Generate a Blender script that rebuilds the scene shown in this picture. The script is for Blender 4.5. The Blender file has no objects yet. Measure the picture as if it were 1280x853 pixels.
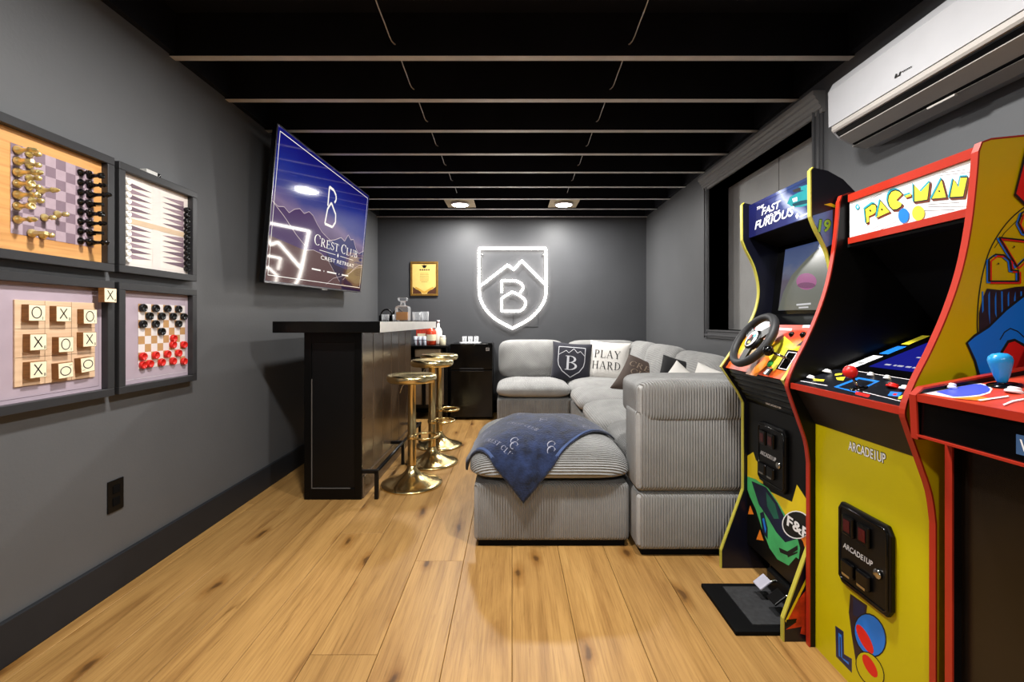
import bpy, bmesh, math, random
from mathutils import Vector, Matrix

random.seed(7)
SC = bpy.context.scene
COL = SC.collection
PI = math.pi
R = math.radians
# ------------------------------------------------------------------ camera, world, exposure
F = 571.0            # focal length in pixels of the 1280 px wide frame
HC = 1.065           # camera height
cam_d = bpy.data.cameras.new('camera')
cam_d.sensor_width = 36.0
cam_d.lens = 36.0 * F / 1280.0
cam_d.shift_y = -24.5 / 1280.0
cam_d.clip_start = 0.02
cam = bpy.data.objects.new('camera', cam_d)
COL.objects.link(cam)
cam.location = (0, 0, HC)
cam.rotation_euler = (PI / 2, 0, 0)
SC.camera = cam

world = bpy.data.worlds.new('world')
SC.world = world
world.use_nodes = True
world.node_tree.nodes['Background'].inputs[0].default_value = (0.02, 0.02, 0.025, 1)
world.node_tree.nodes['Background'].inputs[1].default_value = 0.3

SC.view_settings.view_transform = 'Standard'
SC.view_settings.look = 'None'
SC.view_settings.gamma = 1.0
SC.view_settings.use_curve_mapping = False
SC.view_settings.exposure = 0.0
SC.cycles.use_denoising = True
SC.cycles.max_bounces = 10
SC.cycles.diffuse_bounces = 6
SC.cycles.glossy_bounces = 4
SC.cycles.transparent_max_bounces = 16
SC.cycles.transmission_bounces = 8
SC.cycles.sample_clamp_indirect = 6.0
SC.cycles.caustics_refractive = False
SC.cycles.caustics_reflective = False
LAMP_W = 37.0        # watts of each ceiling disc

# ------------------------------------------------------------------ helpers
def lin(c):
    out = []
    for v in c[:3]:
        v = v / 255.0
        out.append(v / 12.92 if v <= 0.04045 else ((v + 0.055) / 1.055) ** 2.4)
    return (out[0], out[1], out[2], 1.0)

MATS = {}
def mat(name, col, rough=0.5, metal=0.0, spec=0.5, var=0.08, vscale=14.0, bump=0.0, bscale=120.0,
        emit=0.0, trans=0.0, coat=0.0, sheen=0.0, stretch=(1, 1, 1), ior=1.45, emit_col=None):
    """Principled material whose colour is broken up by a noise node."""
    if name in MATS:
        return MATS[name]
    m = bpy.data.materials.new(name)
    m.use_nodes = True
    nt = m.node_tree
    b = nt.nodes['Principled BSDF']
    c = lin(col)
    tc = nt.nodes.new('ShaderNodeTexCoord')
    mp = nt.nodes.new('ShaderNodeMapping')
    mp.inputs['Scale'].default_value = stretch
    nt.links.new(tc.outputs['Object'], mp.inputs['Vector'])
    if var > 0:
        n = nt.nodes.new('ShaderNodeTexNoise')
        n.inputs['Scale'].default_value = vscale
        n.inputs['Detail'].default_value = 4
        nt.links.new(mp.outputs[0], n.inputs['Vector'])
        rp = nt.nodes.new('ShaderNodeValToRGB')
        rp.color_ramp.elements[0].position = 0.3
        rp.color_ramp.elements[1].position = 0.7
        rp.color_ramp.elements[0].color = tuple(v * (1 - var) for v in c[:3]) + (1,)
        rp.color_ramp.elements[1].color = tuple(min(1, v * (1 + var)) for v in c[:3]) + (1,)
        nt.links.new(n.outputs['Fac'], rp.inputs['Fac'])
        nt.links.new(rp.outputs['Color'], b.inputs['Base Color'])
    else:
        b.inputs['Base Color'].default_value = c
    b.inputs['Roughness'].default_value = rough
    b.inputs['Metallic'].default_value = metal
    b.inputs['Specular IOR Level'].default_value = spec
    b.inputs['IOR'].default_value = ior
    b.inputs['Transmission Weight'].default_value = trans
    b.inputs['Coat Weight'].default_value = coat
    if sheen:
        b.inputs['Sheen Weight'].default_value = sheen
    if emit > 0:
        b.inputs['Emission Color'].default_value = lin(emit_col or col)
        b.inputs['Emission Strength'].default_value = emit
    if bump > 0:
        n2 = nt.nodes.new('ShaderNodeTexNoise')
        n2.inputs['Scale'].default_value = bscale
        n2.inputs['Detail'].default_value = 3
        nt.links.new(mp.outputs[0], n2.inputs['Vector'])
        bp = nt.nodes.new('ShaderNodeBump')
        bp.inputs['Strength'].default_value = bump
        bp.inputs['Distance'].default_value = 0.004
        nt.links.new(n2.outputs['Fac'], bp.inputs['Height'])
        nt.links.new(bp.outputs[0], b.inputs['Normal'])
    MATS[name] = m
    return m

class MB:
    """Collects geometry; .obj() links it as one mesh object."""
    def __init__(s):
        s.v, s.f, s.m, s.s = [], [], [], []
    def add(s, vs, fs, mi=0, smooth=False):
        o = len(s.v)
        s.v.extend([tuple(p) for p in vs])
        for f in fs:
            s.f.append(tuple(i + o for i in f))
            s.m.append(mi)
            s.s.append(smooth)
        return s
    def box(s, x0, x1, y0, y1, z0, z1, mi=0, mt=None):
        vs = [Vector(p) for p in ((x0, y0, z0), (x1, y0, z0), (x1, y1, z0), (x0, y1, z0),
                                  (x0, y0, z1), (x1, y0, z1), (x1, y1, z1), (x0, y1, z1))]
        if mt is not None:
            vs = [mt @ p for p in vs]
        return s.add(vs, [(0, 3, 2, 1), (4, 5, 6, 7), (0, 1, 5, 4), (1, 2, 6, 5), (2, 3, 7, 6), (3, 0, 4, 7)], mi)
    def prism(s, poly, fn, a, b, mi=0, smooth=False):
        """poly: 2-D outline; fn(u, v, w) maps to 3-D; extruded from w=a to w=b."""
        n = len(poly)
        vs = [fn(u, v, a) for u, v in poly] + [fn(u, v, b) for u, v in poly]
        s.add(vs, [tuple(range(n))[::-1], tuple(range(n, 2 * n))], mi)
        o = len(s.v) - 2 * n
        for i in range(n):
            j = (i + 1) % n
            s.f.append((o + i, o + j, o + n + j, o + n + i)); s.m.append(mi); s.s.append(smooth)
        return s
    def poly(s, pts, mi=0):
        return s.add(pts, [tuple(range(len(pts)))], mi)
    def lathe(s, prof, mt=None, n=24, mi=0, smooth=True, cap=True):
        """prof: (radius, height) pairs round the local Z axis."""
        mt = mt or Matrix()
        vs, fs = [], []
        for r, h in prof:
            for k in range(n):
                a = 2 * PI * k / n
                vs.append(mt @ Vector((r * math.cos(a), r * math.sin(a), h)))
        for i in range(len(prof) - 1):
            for k in range(n):
                k2 = (k + 1) % n
                fs.append((i * n + k, i * n + k2, (i + 1) * n + k2, (i + 1) * n + k))
        s.add(vs, fs, mi, smooth)
        if cap:
            o = len(s.v) - len(vs)
            s.f.append(tuple(o + k for k in range(n))[::-1]); s.m.append(mi); s.s.append(False)
            s.f.append(tuple(o + (len(prof) - 1) * n + k for k in range(n))); s.m.append(mi); s.s.append(False)
        return s
    def tube(s, pts, r, n=8, closed=False, mi=0, smooth=True):
        pts = [Vector(p) for p in pts]
        m = len(pts)
        rings = []
        up = None
        for i, p in enumerate(pts):
            if closed:
                t = (pts[(i + 1) % m] - pts[i - 1])
            else:
                t = pts[min(i + 1, m - 1)] - pts[max(i - 1, 0)]
            t.normalize()
            if up is None:
                up = Vector((0, 0, 1)) if abs(t.z) < 0.9 else Vector((1, 0, 0))
            sx = t.cross(up)
            if sx.length < 1e-6:
                sx = t.cross(Vector((0, 1, 0)))
            sx.normalize()
            up = sx.cross(t).normalized()
            rr = r[i] if isinstance(r, (list, tuple)) else r
            rings.append([p + sx * (rr * math.cos(2 * PI * k / n)) + up * (rr * math.sin(2 * PI * k / n)) for k in range(n)])
        vs = [q for ring in rings for q in ring]
        fs = []
        for i in range(m if closed else m - 1):
            j = (i + 1) % m
            for k in range(n):
                k2 = (k + 1) % n
                fs.append((i * n + k, i * n + k2, j * n + k2, j * n + k))
        if not closed:
            fs.append(tuple(range(n))[::-1])
            fs.append(tuple((m - 1) * n + k for k in range(n)))
        return s.add(vs, fs, mi, smooth)
    def grid(s, fn, nu, nv, mi=0, smooth=True):
        vs = [fn(i / nu, j / nv) for j in range(nv + 1) for i in range(nu + 1)]
        fs = []
        for j in range(nv):
            for i in range(nu):
                a = j * (nu + 1) + i
                fs.append((a, a + 1, a + nu + 2, a + nu + 1))
        return s.add(vs, fs, mi, smooth)
    def obj(s, name, mats, parent=None, bevel=0.0, seg=2, local=False, auto=False):
        me = bpy.data.meshes.new(name)
        me.from_pydata(s.v, [], s.f)
        if not isinstance(mats, (list, tuple)):
            mats = [mats]
        for m in mats:
            me.materials.append(m)
        me.polygons.foreach_set('material_index', s.m)
        me.polygons.foreach_set('use_smooth', s.s)
        bm = bmesh.new()
        bm.from_mesh(me)
        if bevel > 0:
            es = [e for e in bm.edges if len(e.link_faces) == 2 and e.calc_face_angle(0) > R(35)]
            bmesh.ops.bevel(bm, geom=es, offset=bevel, segments=seg, affect='EDGES', profile=0.5, clamp_overlap=True)
        bmesh.ops.recalc_face_normals(bm, faces=bm.faces)
        bm.to_mesh(me)
        bm.free()
        me.update()
        o = bpy.data.objects.new(name, me)
        COL.objects.link(o)
        if parent is not None:
            adopt(o, parent, local)
        return o

def adopt(o, parent, local=False):
    o.parent = parent
    if not local and parent.type == 'EMPTY':
        o.matrix_parent_inverse = Matrix.Translation(-parent.location)

def tag(o, label, cat=None, group=None, kind=None):
    o['label'] = label
    if cat: o['category'] = cat
    if group: o['group'] = group
    if kind: o['kind'] = kind
    return o

def thing(name, label, cat, loc=(0, 0, 0), group=None, rot=(0, 0, 0)):
    o = bpy.data.objects.new(name, None)
    COL.objects.link(o)
    o.empty_display_size = 0.05
    o.location = loc
    o.rotation_euler = rot
    return tag(o, label, cat, group)

def struct(o, label, cat):
    return tag(o, label, cat, kind='structure')

def kids(o):
    return [c for c in COL.objects if c.parent == o]

def dup(root, label=None, group=None):
    r = root.copy()
    COL.objects.link(r)
    if label: r['label'] = label
    if group: r['group'] = group
    for ch in kids(root):
        c = ch.copy(); COL.objects.link(c); c.parent = r
        for g in kids(ch):
            d = g.copy(); COL.objects.link(d); d.parent = c
    return r

def hit(px, py, O, N):
    """Point of the plane (O, N) measured in the photograph at (px, py)."""
    d = Vector(((px - 640) / F, 1.0, -(py - 402) / F))
    c = Vector((0, 0, HC))
    return c + d * ((Vector(O) - c).dot(Vector(N)) / d.dot(Vector(N)))

def crom(pts, n=6, closed=False):
    """Catmull-Rom through 2-D or 3-D points."""
    pts = [Vector(p) for p in pts]
    m = len(pts)
    out = []
    rng = range(m if closed else m - 1)
    for i in rng:
        p0 = pts[(i - 1) % m] if closed or i > 0 else pts[0]
        p1, p2 = pts[i], pts[(i + 1) % m]
        p3 = pts[(i + 2) % m] if closed or i + 2 < m else pts[-1]
        for k in range(n):
            t = k / n
            out.append(0.5 * ((2 * p1) + (p2 - p0) * t + (2 * p0 - 5 * p1 + 4 * p2 - p3) * t * t + (3 * p1 - p0 - 3 * p2 + p3) * t ** 3))
    if not closed:
        out.append(pts[-1])
    return out

# ---- text: the built-in face, and a drawn serif face for the capitals that need it
_tc = {}
def text_polys(s, shear=0.0, bold=0.0):
    key = (s, shear, bold)
    if key in _tc:
        return _tc[key]
    cu = bpy.data.curves.new('t', 'FONT')
    cu.body = s
    cu.size = 1.0
    cu.shear = shear
    cu.offset = bold
    cu.resolution_u = 3
    cu.fill_mode = 'FRONT'
    o = bpy.data.objects.new('t', cu)
    COL.objects.link(o)
    me = bpy.data.meshes.new_from_object(o)
    vs = [(v.co.x, v.co.y) for v in me.vertices]
    fs = [tuple(p.vertices) for p in me.polygons]
    bpy.data.objects.remove(o); bpy.data.curves.remove(cu); bpy.data.meshes.remove(me)
    _tc[key] = (vs, fs)
    return vs, fs

def _arc(cx, cy, rx, ry, a0, a1, w0, w1, n=18):
    out = []
    for i in range(n):
        q = []
        for t in (i / n, (i + 1) / n):
            a = R(a0 + (a1 - a0) * t)
            w = w0 + (w1 - w0) * abs(math.cos(a))
            q.append(((cx + (rx - w) * math.cos(a), cy + (ry - w * 0.8) * math.sin(a)), (cx + rx * math.cos(a), cy + ry * math.sin(a))))
        out.append([q[0][0], q[0][1], q[1][1], q[1][0]])
    return out
def _ln(x0, y0, x1, y1, w):
    d = Vector((x1 - x0, y1 - y0)); d.normalize()
    nx, ny = -d.y * w / 2, d.x * w / 2
    return [[(x0 + nx, y0 + ny), (x1 + nx, y1 + ny), (x1 - nx, y1 - ny), (x0 - nx, y0 - ny)]]
def _stem(x, w=0.13, y0=0.0, y1=1.0, sb=True, st=True):
    o = _ln(x, y0, x, y1, w)
    if sb: o += _ln(x - 0.15, y0 + 0.02, x + 0.15, y0 + 0.02, 0.04)
    if st: o += _ln(x - 0.15, y1 - 0.02, x + 0.15, y1 - 0.02, 0.04)
    return o
def serif_glyph(c):
    T, t = 0.13, 0.045
    if c == 'C': return _arc(.45, .5, .42, .51, 50, 310, t, T) + _ln(.74, .66, .74, .98, .04) + _ln(.70, .86, .74, .86, .05), .82
    if c == 'L': return _stem(.17) + _ln(.17, .02, .66, .02, .045) + _ln(.65, 0, .65, .25, .04), .72
    if c == 'U': return _stem(.17, T, .3, 1, sb=False) + _stem(.72, t, .3, 1, sb=False) + _arc(.432, .32, .325, .33, 180, 360, t, .09), .9
    if c == 'B': return _stem(.17) + _arc(.3, .755, .33, .245, -90, 90, t, T) + _arc(.3, .27, .40, .27, -90, 90, t, T) + _ln(.1, .98, .32, .98, .045) + _ln(.1, .02, .32, .02, .045) + _ln(.17, .52, .34, .52, .045), .76
    if c == 'R': return _stem(.17) + _arc(.3, .745, .34, .255, -90, 90, t, T) + _ln(.1, .98, .32, .98, .045) + _ln(.17, .51, .34, .51, .045) + _ln(.36, .52, .72, .02, T) + _ln(.66, .02, .86, .02, .04), .86
    if c == 'E': return _stem(.17) + _ln(.1, .98, .66, .98, .045) + _ln(.1, .02, .7, .02, .045) + _ln(.17, .52, .52, .52, .045) + _ln(.65, .8, .65, 1, .04) + _ln(.69, 0, .69, .22, .04) + _ln(.52, .42, .52, .62, .04), .76
    if c == 'S': return _arc(.33, .75, .25, .26, 30, 250, t, .10) + _arc(.33, .26, .28, .27, -150, 80, t, .11) + _ln(.24, .56, .44, .46, .12) + _ln(.56, .74, .56, .98, .04) + _ln(.06, .04, .06, .3, .04), .66
    if c == 'T': return _stem(.4, st=False) + _ln(.04, .97, .76, .97, .05) + _ln(.05, .76, .05, .99, .04) + _ln(.75, .76, .75, .99, .04), .8
    if c == 'P': return _stem(.17) + _arc(.3, .735, .36, .265, -90, 90, t, T) + _ln(.1, .98, .32, .98, .045) + _ln(.17, .49, .34, .49, .045), .72
    if c == 'A': return _ln(.1, 0, .43, 1, .045) + _ln(.43, 1, .78, 0, T) + _ln(.2, .33, .66, .33, .045) + _ln(0, .02, .22, .02, .04) + _ln(.64, .02, .92, .02, .04), .92
    if c == 'Y': return _ln(.1, .98, .42, .45, T) + _ln(.76, .98, .42, .45, .05) + _stem(.42, y1=.5, st=False) + _ln(-.02, .98, .24, .98, .04) + _ln(.62, .98, .86, .98, .04), .84
    if c == 'H': return _stem(.17) + _stem(.73) + _ln(.17, .5, .73, .5, .045), .92
    if c == 'D': return _stem(.17) + _arc(.3, .5, .5, .5, -90, 90, t, T) + _ln(.1, .98, .32, .98, .045) + _ln(.1, .02, .32, .02, .045), .86
    return [], .4
def serif_polys(s, gap=0.06, big_first=False):
    x, vs, fs = 0.0, [], []
    for i, c in enumerate(s):
        k = 1.25 if big_first and (i == 0 or s[i - 1] == ' ') else 1.0
        g, w = serif_glyph(c)
        for q in g:
            o = len(vs)
            vs += [(x + u * k, v * k) for u, v in q]
            fs.append(tuple(range(o, o + len(q))))
        x += w * k + gap
    return vs, fs

def put_text(mb, polys, O, U, V, mi=0, w=None, h=None, fit=None, lift=None):
    """Lay 2-D polygons on a plane: O left end of baseline, U to the right, V up (unit vectors).  fit = width, h = cap height."""
    vs, fs = polys
    x0 = min(p[0] for p in vs); x1 = max(p[0] for p in vs)
    y0 = min(p[1] for p in vs); y1 = max(p[1] for p in vs)
    sx = (fit / (x1 - x0)) if fit else None
    sy = (h / (y1 - y0)) if h else sx
    sx = sx or sy
    O, U, V = Vector(O), Vector(U), Vector(V)
    pts = []
    for x, y in vs:
        p = O + U * ((x - x0) * sx) + V * ((y - y0) * sy)
        if lift:
            p = lift(p)
        pts.append(p)
    mb.add(pts, fs, mi)

def decal(name, parent, O, N, layers, local=False, eps=0.0006):
    """Flat printed artwork: layers of (material, [photo points]) measured onto the plane (O, N), N towards the viewer."""
    mb = MB(); mats = []
    for i, (m, pts) in enumerate(layers):
        if m not in mats: mats.append(m)
        Nn = Vector(N).normalized()
        mb.poly([hit(p[0], p[1], O, N) + Nn * (eps * (i + 1)) for p in pts], mats.index(m))
    return mb.obj(name, mats, parent)

def ell(cx, cy, rx, ry, n=20, a0=0, a1=360, rot=0):
    out = []
    for k in range(n + (0 if a1 - a0 == 360 else 1)):
        a = R(a0 + (a1 - a0) * k / n)
        x, y = rx * math.cos(a), ry * math.sin(a)
        out.append((cx + x * math.cos(R(rot)) - y * math.sin(R(rot)), cy + x * math.sin(R(rot)) + y * math.cos(R(rot))))
    return out

def se_point(d, p, r):
    """Superellipsoid surface point in direction d of the unit cube."""
    k = ((abs(d[0]) ** p + abs(d[1]) ** p) ** (r / p) + abs(d[2]) ** r) ** (1 / r)
    return (d[0] / k, d[1] / k, d[2] / k)
def cushion(mb, c, hx, hy, up, dn, p=6.0, r=2.6, n=14, mt=None, mi=0, wob=0.0, seed=0):
    """Soft cushion: centre c, half sizes hx, hy, height up above and dn below the centre plane."""
    rnd = random.Random(seed)
    ph = [rnd.uniform(0, 6.28) for _ in range(6)]
    def P(x, y, z):
        q = se_point((x, y, z), p, r)
        w = 1 + wob * (math.sin(3.1 * q[0] + ph[0]) * math.sin(2.7 * q[1] + ph[1]) + 0.6 * math.sin(6 * q[0] + ph[2]) * math.sin(5 * q[1] + ph[3]))
        v = Vector((q[0] * hx, q[1] * hy, q[2] * (up if q[2] > 0 else dn) * w))
        v = v + Vector(c) if mt is None else mt @ v
        return v
    f = lambda t: math.tan((2 * t - 1) * PI / 4 * 0.98) / math.tan(PI / 4 * 0.98)
    for s in (-1, 1):
        mb.grid(lambda u, v: P(f(u), f(v), s), n, n, mi)
        mb.grid(lambda u, v: P(f(u), s, f(v)), n, n, mi)
        mb.grid(lambda u, v: P(s, f(u), f(v)), n, n, mi)
    return mb
def weld(o, d=0.0008):
    bm = bmesh.new(); bm.from_mesh(o.data)
    bmesh.ops.remove_doubles(bm, verts=bm.verts, dist=d)
    bmesh.ops.recalc_face_normals(bm, faces=bm.faces)
    bm.to_mesh(o.data); bm.free()
    return o

# ------------------------------------------------------------------ materials of the room
def oak_material():
    m = bpy.data.materials.new('oak_plank'); m.use_nodes = True
    nt = m.node_tree; b = nt.nodes['Principled BSDF']; L = nt.links.new
    def N(t, **kw):
        n = nt.nodes.new(t)
        for k, v in kw.items(): n.inputs[k].default_value = v
        return n
    tc = N('ShaderNodeTexCoord'); oi = N('ShaderNodeObjectInfo')
    off = nt.nodes.new('ShaderNodeVectorMath'); off.operation = 'ADD'
    mul = nt.nodes.new('ShaderNodeMath'); mul.operation = 'MULTIPLY'; mul.inputs[1].default_value = 37.0
    L(oi.outputs['Random'], mul.inputs[0])
    cmb = N('ShaderNodeCombineXYZ'); L(mul.outputs[0], cmb.inputs[0]); L(mul.outputs[0], cmb.inputs[1])
    L(tc.outputs['Object'], off.inputs[0]); L(cmb.outputs[0], off.inputs[1])
    mp = N('ShaderNodeMapping', Scale=(9, 0.55, 1)); L(off.outputs[0], mp.inputs['Vector'])
    n1 = N('ShaderNodeTexNoise', Scale=1.0, Detail=6.0, Roughness=0.62, Distortion=1.6); L(mp.outputs[0], n1.inputs['Vector'])
    mp2 = N('ShaderNodeMapping', Scale=(150, 4.0, 1)); L(off.outputs[0], mp2.inputs['Vector'])
    n2 = N('ShaderNodeTexNoise', Scale=1.0, Detail=3.0, Roughness=0.6); L(mp2.outputs[0], n2.inputs['Vector'])
    r1 = nt.nodes.new('ShaderNodeValToRGB'); cr = r1.color_ramp
    cr.elements[0].position = 0.28; cr.elements[0].color = lin((140, 102, 58))
    cr.elements[1].position = 0.78; cr.elements[1].color = lin((186, 148, 92))
    e = cr.elements.new(0.46); e.color = lin((164, 125, 74))
    e = cr.elements.new(0.60); e.color = lin((176, 136, 82))
    L(n1.outputs['Fac'], r1.inputs['Fac'])
    r2 = nt.nodes.new('ShaderNodeValToRGB')
    r2.color_ramp.elements[0].position = 0.30; r2.color_ramp.elements[0].color = (0.70, 0.66, 0.60, 1)
    r2.color_ramp.elements[1].position = 0.55; r2.color_ramp.elements[1].color = (1.04, 1.03, 1.02, 1)
    L(n2.outputs['Fac'], r2.inputs['Fac'])
    mx = nt.nodes.new('ShaderNodeMixRGB'); mx.blend_type = 'MULTIPLY'; mx.inputs[0].default_value = 0.8
    L(r1.outputs[0], mx.inputs[1]); L(r2.outputs[0], mx.inputs[2])
    # knots
    mp3 = N('ShaderNodeMapping', Scale=(4.0, 1.25, 1)); L(off.outputs[0], mp3.inputs['Vector'])
    nd = N('ShaderNodeTexNoise', Scale=9.0, Detail=3.0); L(off.outputs[0], nd.inputs['Vector'])
    ad = nt.nodes.new('ShaderNodeMixRGB'); ad.blend_type = 'ADD'; ad.inputs[0].default_value = 0.16
    L(mp3.outputs[0], ad.inputs[1]); L(nd.outputs['Color'], ad.inputs[2])
    vo = N('ShaderNodeTexVoronoi', Scale=1.0, Randomness=1.0); vo.voronoi_dimensions = '2D'; L(ad.outputs[0], vo.inputs['Vector'])
    r3 = nt.nodes.new('ShaderNodeValToRGB')
    r3.color_ramp.elements[0].position = 0.025; r3.color_ramp.elements[0].color = (0.16, 0.10, 0.06, 1)
    r3.color_ramp.elements[1].position = 0.15; r3.color_ramp.elements[1].color = (1, 1, 1, 1)
    ek = r3.color_ramp.elements.new(0.06); ek.color = (0.66, 0.56, 0.44, 1)
    L(vo.outputs['Distance'], r3.inputs['Fac'])
    mk = nt.nodes.new('ShaderNodeMixRGB'); mk.blend_type = 'MULTIPLY'; mk.inputs[0].default_value = 0.85
    L(mx.outputs[0], mk.inputs[1]); L(r3.outputs[0], mk.inputs[2])
    # long dark mineral streaks
    mp4 = N('ShaderNodeMapping', Scale=(20, 1.1, 1)); L(off.outputs[0], mp4.inputs['Vector'])
    n4 = N('ShaderNodeTexNoise', Scale=0.8, Detail=8.0, Roughness=0.7, Distortion=2.6); L(mp4.outputs[0], n4.inputs['Vector'])
    r4 = nt.nodes.new('ShaderNodeValToRGB')
    r4.color_ramp.elements[0].position = 0.27; r4.color_ramp.elements[0].color = (0.40, 0.31, 0.22, 1)
    r4.color_ramp.elements[1].position = 0.40; r4.color_ramp.elements[1].color = (1, 1, 1, 1)
    L(n4.outputs['Fac'], r4.inputs['Fac'])
    ms = nt.nodes.new('ShaderNodeMixRGB'); ms.blend_type = 'MULTIPLY'; ms.inputs[0].default_value = 0.8
    L(mk.outputs[0], ms.inputs[1]); L(r4.outputs[0], ms.inputs[2])
    # plank to plank tone
    hs = N('ShaderNodeHueSaturation')
    mr = N('ShaderNodeMapRange'); mr.inputs['To Min'].default_value = 0.84; mr.inputs['To Max'].default_value = 1.03
    L(oi.outputs['Random'], mr.inputs['Value']); L(mr.outputs[0], hs.inputs['Value'])
    hs.inputs['Saturation'].default_value = 1.02
    L(ms.outputs[0], hs.inputs['Color']); L(hs.outputs[0], b.inputs['Base Color'])
    b.inputs['Roughness'].default_value = 0.42
    b.inputs['Specular IOR Level'].default_value = 0.35
    bp = N('ShaderNodeBump', Strength=0.12, Distance=0.002); L(n2.outputs['Fac'], bp.inputs['Height']); L(bp.outputs[0], b.inputs['Normal'])
    return m

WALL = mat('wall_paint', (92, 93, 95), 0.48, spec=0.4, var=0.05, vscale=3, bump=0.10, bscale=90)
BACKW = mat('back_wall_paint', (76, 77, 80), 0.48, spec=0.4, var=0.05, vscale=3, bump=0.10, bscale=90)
BASEB = mat('baseboard_paint', (38, 39, 42), 0.5, spec=0.25, var=0.06)
CEILM = mat('ceiling_black', (20, 21, 27), 0.6, spec=0.25, var=0.25, vscale=5)
JEDGE = mat('joist_edge_bounce', (205, 203, 200), 0.45, var=0.10, vscale=9)  # light bounced off the floor, painted as pale joist undersides
TRIMM = mat('casing_paint', (78, 78, 80), 0.35, spec=0.5, var=0.05)
BLACK = mat('black_satin', (8, 8, 9), 0.35, spec=0.3, var=0.10)
BLACKG = mat('black_gloss', (5, 5, 6), 0.16, spec=0.35, var=0.05)
BLACKM = mat('black_matte', (7, 7, 8), 0.75, spec=0.12, var=0.10)
SUBF = mat('subfloor', (40, 30, 20), 0.9, var=0.1)
OAK = oak_material()
WHITEP = mat('white_plastic', (226, 226, 228), 0.38, var=0.02)
LAMPM = mat('lamp_lens', (255, 253, 248), 0.4, var=0.01, emit=40.0)

XW = 1.575       # wall faces at +-XW
YB = 5.36        # far wall face
YF = -2.3        # wall behind the camera
ZJ = 2.285       # underside of the joists
ZD = 2.485       # underside of the deck above

# ------------------------------------------------------------------ floor of planks
fl = MB().box(-XW - .2, XW + .2, YF - .2, YB + .2, -0.06, -0.014).obj('floor', SUBF)
struct(fl, 'wide-plank oak floor with knots and dark grain', 'floor')
PWID = 0.215
rowrnd = random.Random(11)
starts = {}
k0 = -8
for row in range(-8, 8):
    x0 = row * PWID + 0.001; x1 = x0 + PWID - 0.0016
    x0 = max(x0, -XW); x1 = min(x1, XW)
    if x1 - x0 < 0.02: continue
    y = YF + rowrnd.uniform(-1.5, 0)
    while y < YB:
        ln_ = rowrnd.choice((1.52, 1.83, 2.13))
        a, b_ = max(y, YF), min(y + ln_, YB)
        y += ln_
        if b_ - a < 0.05: continue
        hx, hy = (x1 - x0) / 2, (b_ - a) / 2 - 0.0008
        pm = MB()
        e = 0.0012
        pm.add([(-hx, -hy, -.012), (hx, -hy, -.012), (hx, hy, -.012), (-hx, hy, -.012),
                (-hx, -hy, -e), (hx, -hy, -e), (hx, hy, -e), (-hx, hy, -e),
                (-hx + e, -hy + e, 0), (hx - e, -hy + e, 0), (hx - e, hy - e, 0), (-hx + e, hy - e, 0)],
               [(0, 3, 2, 1), (0, 1, 5, 4), (1, 2, 6, 5), (2, 3, 7, 6), (3, 0, 4, 7),
                (4, 5, 9, 8), (5, 6, 10, 9), (6, 7, 11, 10), (7, 4, 8, 11), (8, 9, 10, 11)])
        po = pm.obj('plank', OAK, fl)
        po.location = ((x0 + x1) / 2, (a + b_) / 2, 0)

# ------------------------------------------------------------------ walls
w = MB().box(-XW - .15, -XW, YF, YB, -0.06, ZD).obj('wall_left', WALL)
struct(w, 'dark grey painted wall carrying the game boards and the television', 'wall')
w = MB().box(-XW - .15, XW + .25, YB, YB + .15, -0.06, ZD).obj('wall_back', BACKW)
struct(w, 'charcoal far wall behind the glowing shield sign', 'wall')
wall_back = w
w = MB().box(-XW - .15, XW + .25, YF - .15, YF, -0.06, ZD).obj('wall_front', WALL)
struct(w, 'dark grey wall on the near end of the room', 'wall')
WY0, WY1, WZ0, WZ1 = 2.37, 3.645, 1.0, 2.13        # opening in the right wall
mb = MB()
mb.box(XW, XW + .25, YF, WY0, -0.06, ZD); mb.box(XW, XW + .25, WY1, YB, -0.06, ZD)
mb.box(XW, XW + .25, WY0, WY1, -0.06, WZ0); mb.box(XW, XW + .25, WY0, WY1, WZ1, ZD)
w = mb.obj('wall_right', WALL)
struct(w, 'grey painted wall with a boarded recess and the air conditioner', 'wall')

# access panel in the far wall, painted over
ap = MB().box(0.03, 0.305, YB - .006, YB, 1.0, 1.225).obj('access_panel', BACKW, wall_back, bevel=.002)
tag(ap, 'small painted-over square access panel')

# baseboards
def baseboard(nm, x0, x1, y0, y1, label):
    mb = MB().box(x0, x1, y0, y1, 0, 0.14)
    o = mb.obj(nm, BASEB, None, bevel=.004)
    struct(o, label, 'baseboard')
baseboard('baseboard_left', -XW, -XW + .018, YF, YB, 'tall black baseboard along the game-board wall')
baseboard('baseboard_back', -XW + .018, XW - .018, YB - .018, YB, 'black baseboard behind the sofa and fridge')
baseboard('baseboard_right', XW - .018, XW, YF, YB, 'black baseboard behind the arcade cabinets')

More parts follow.
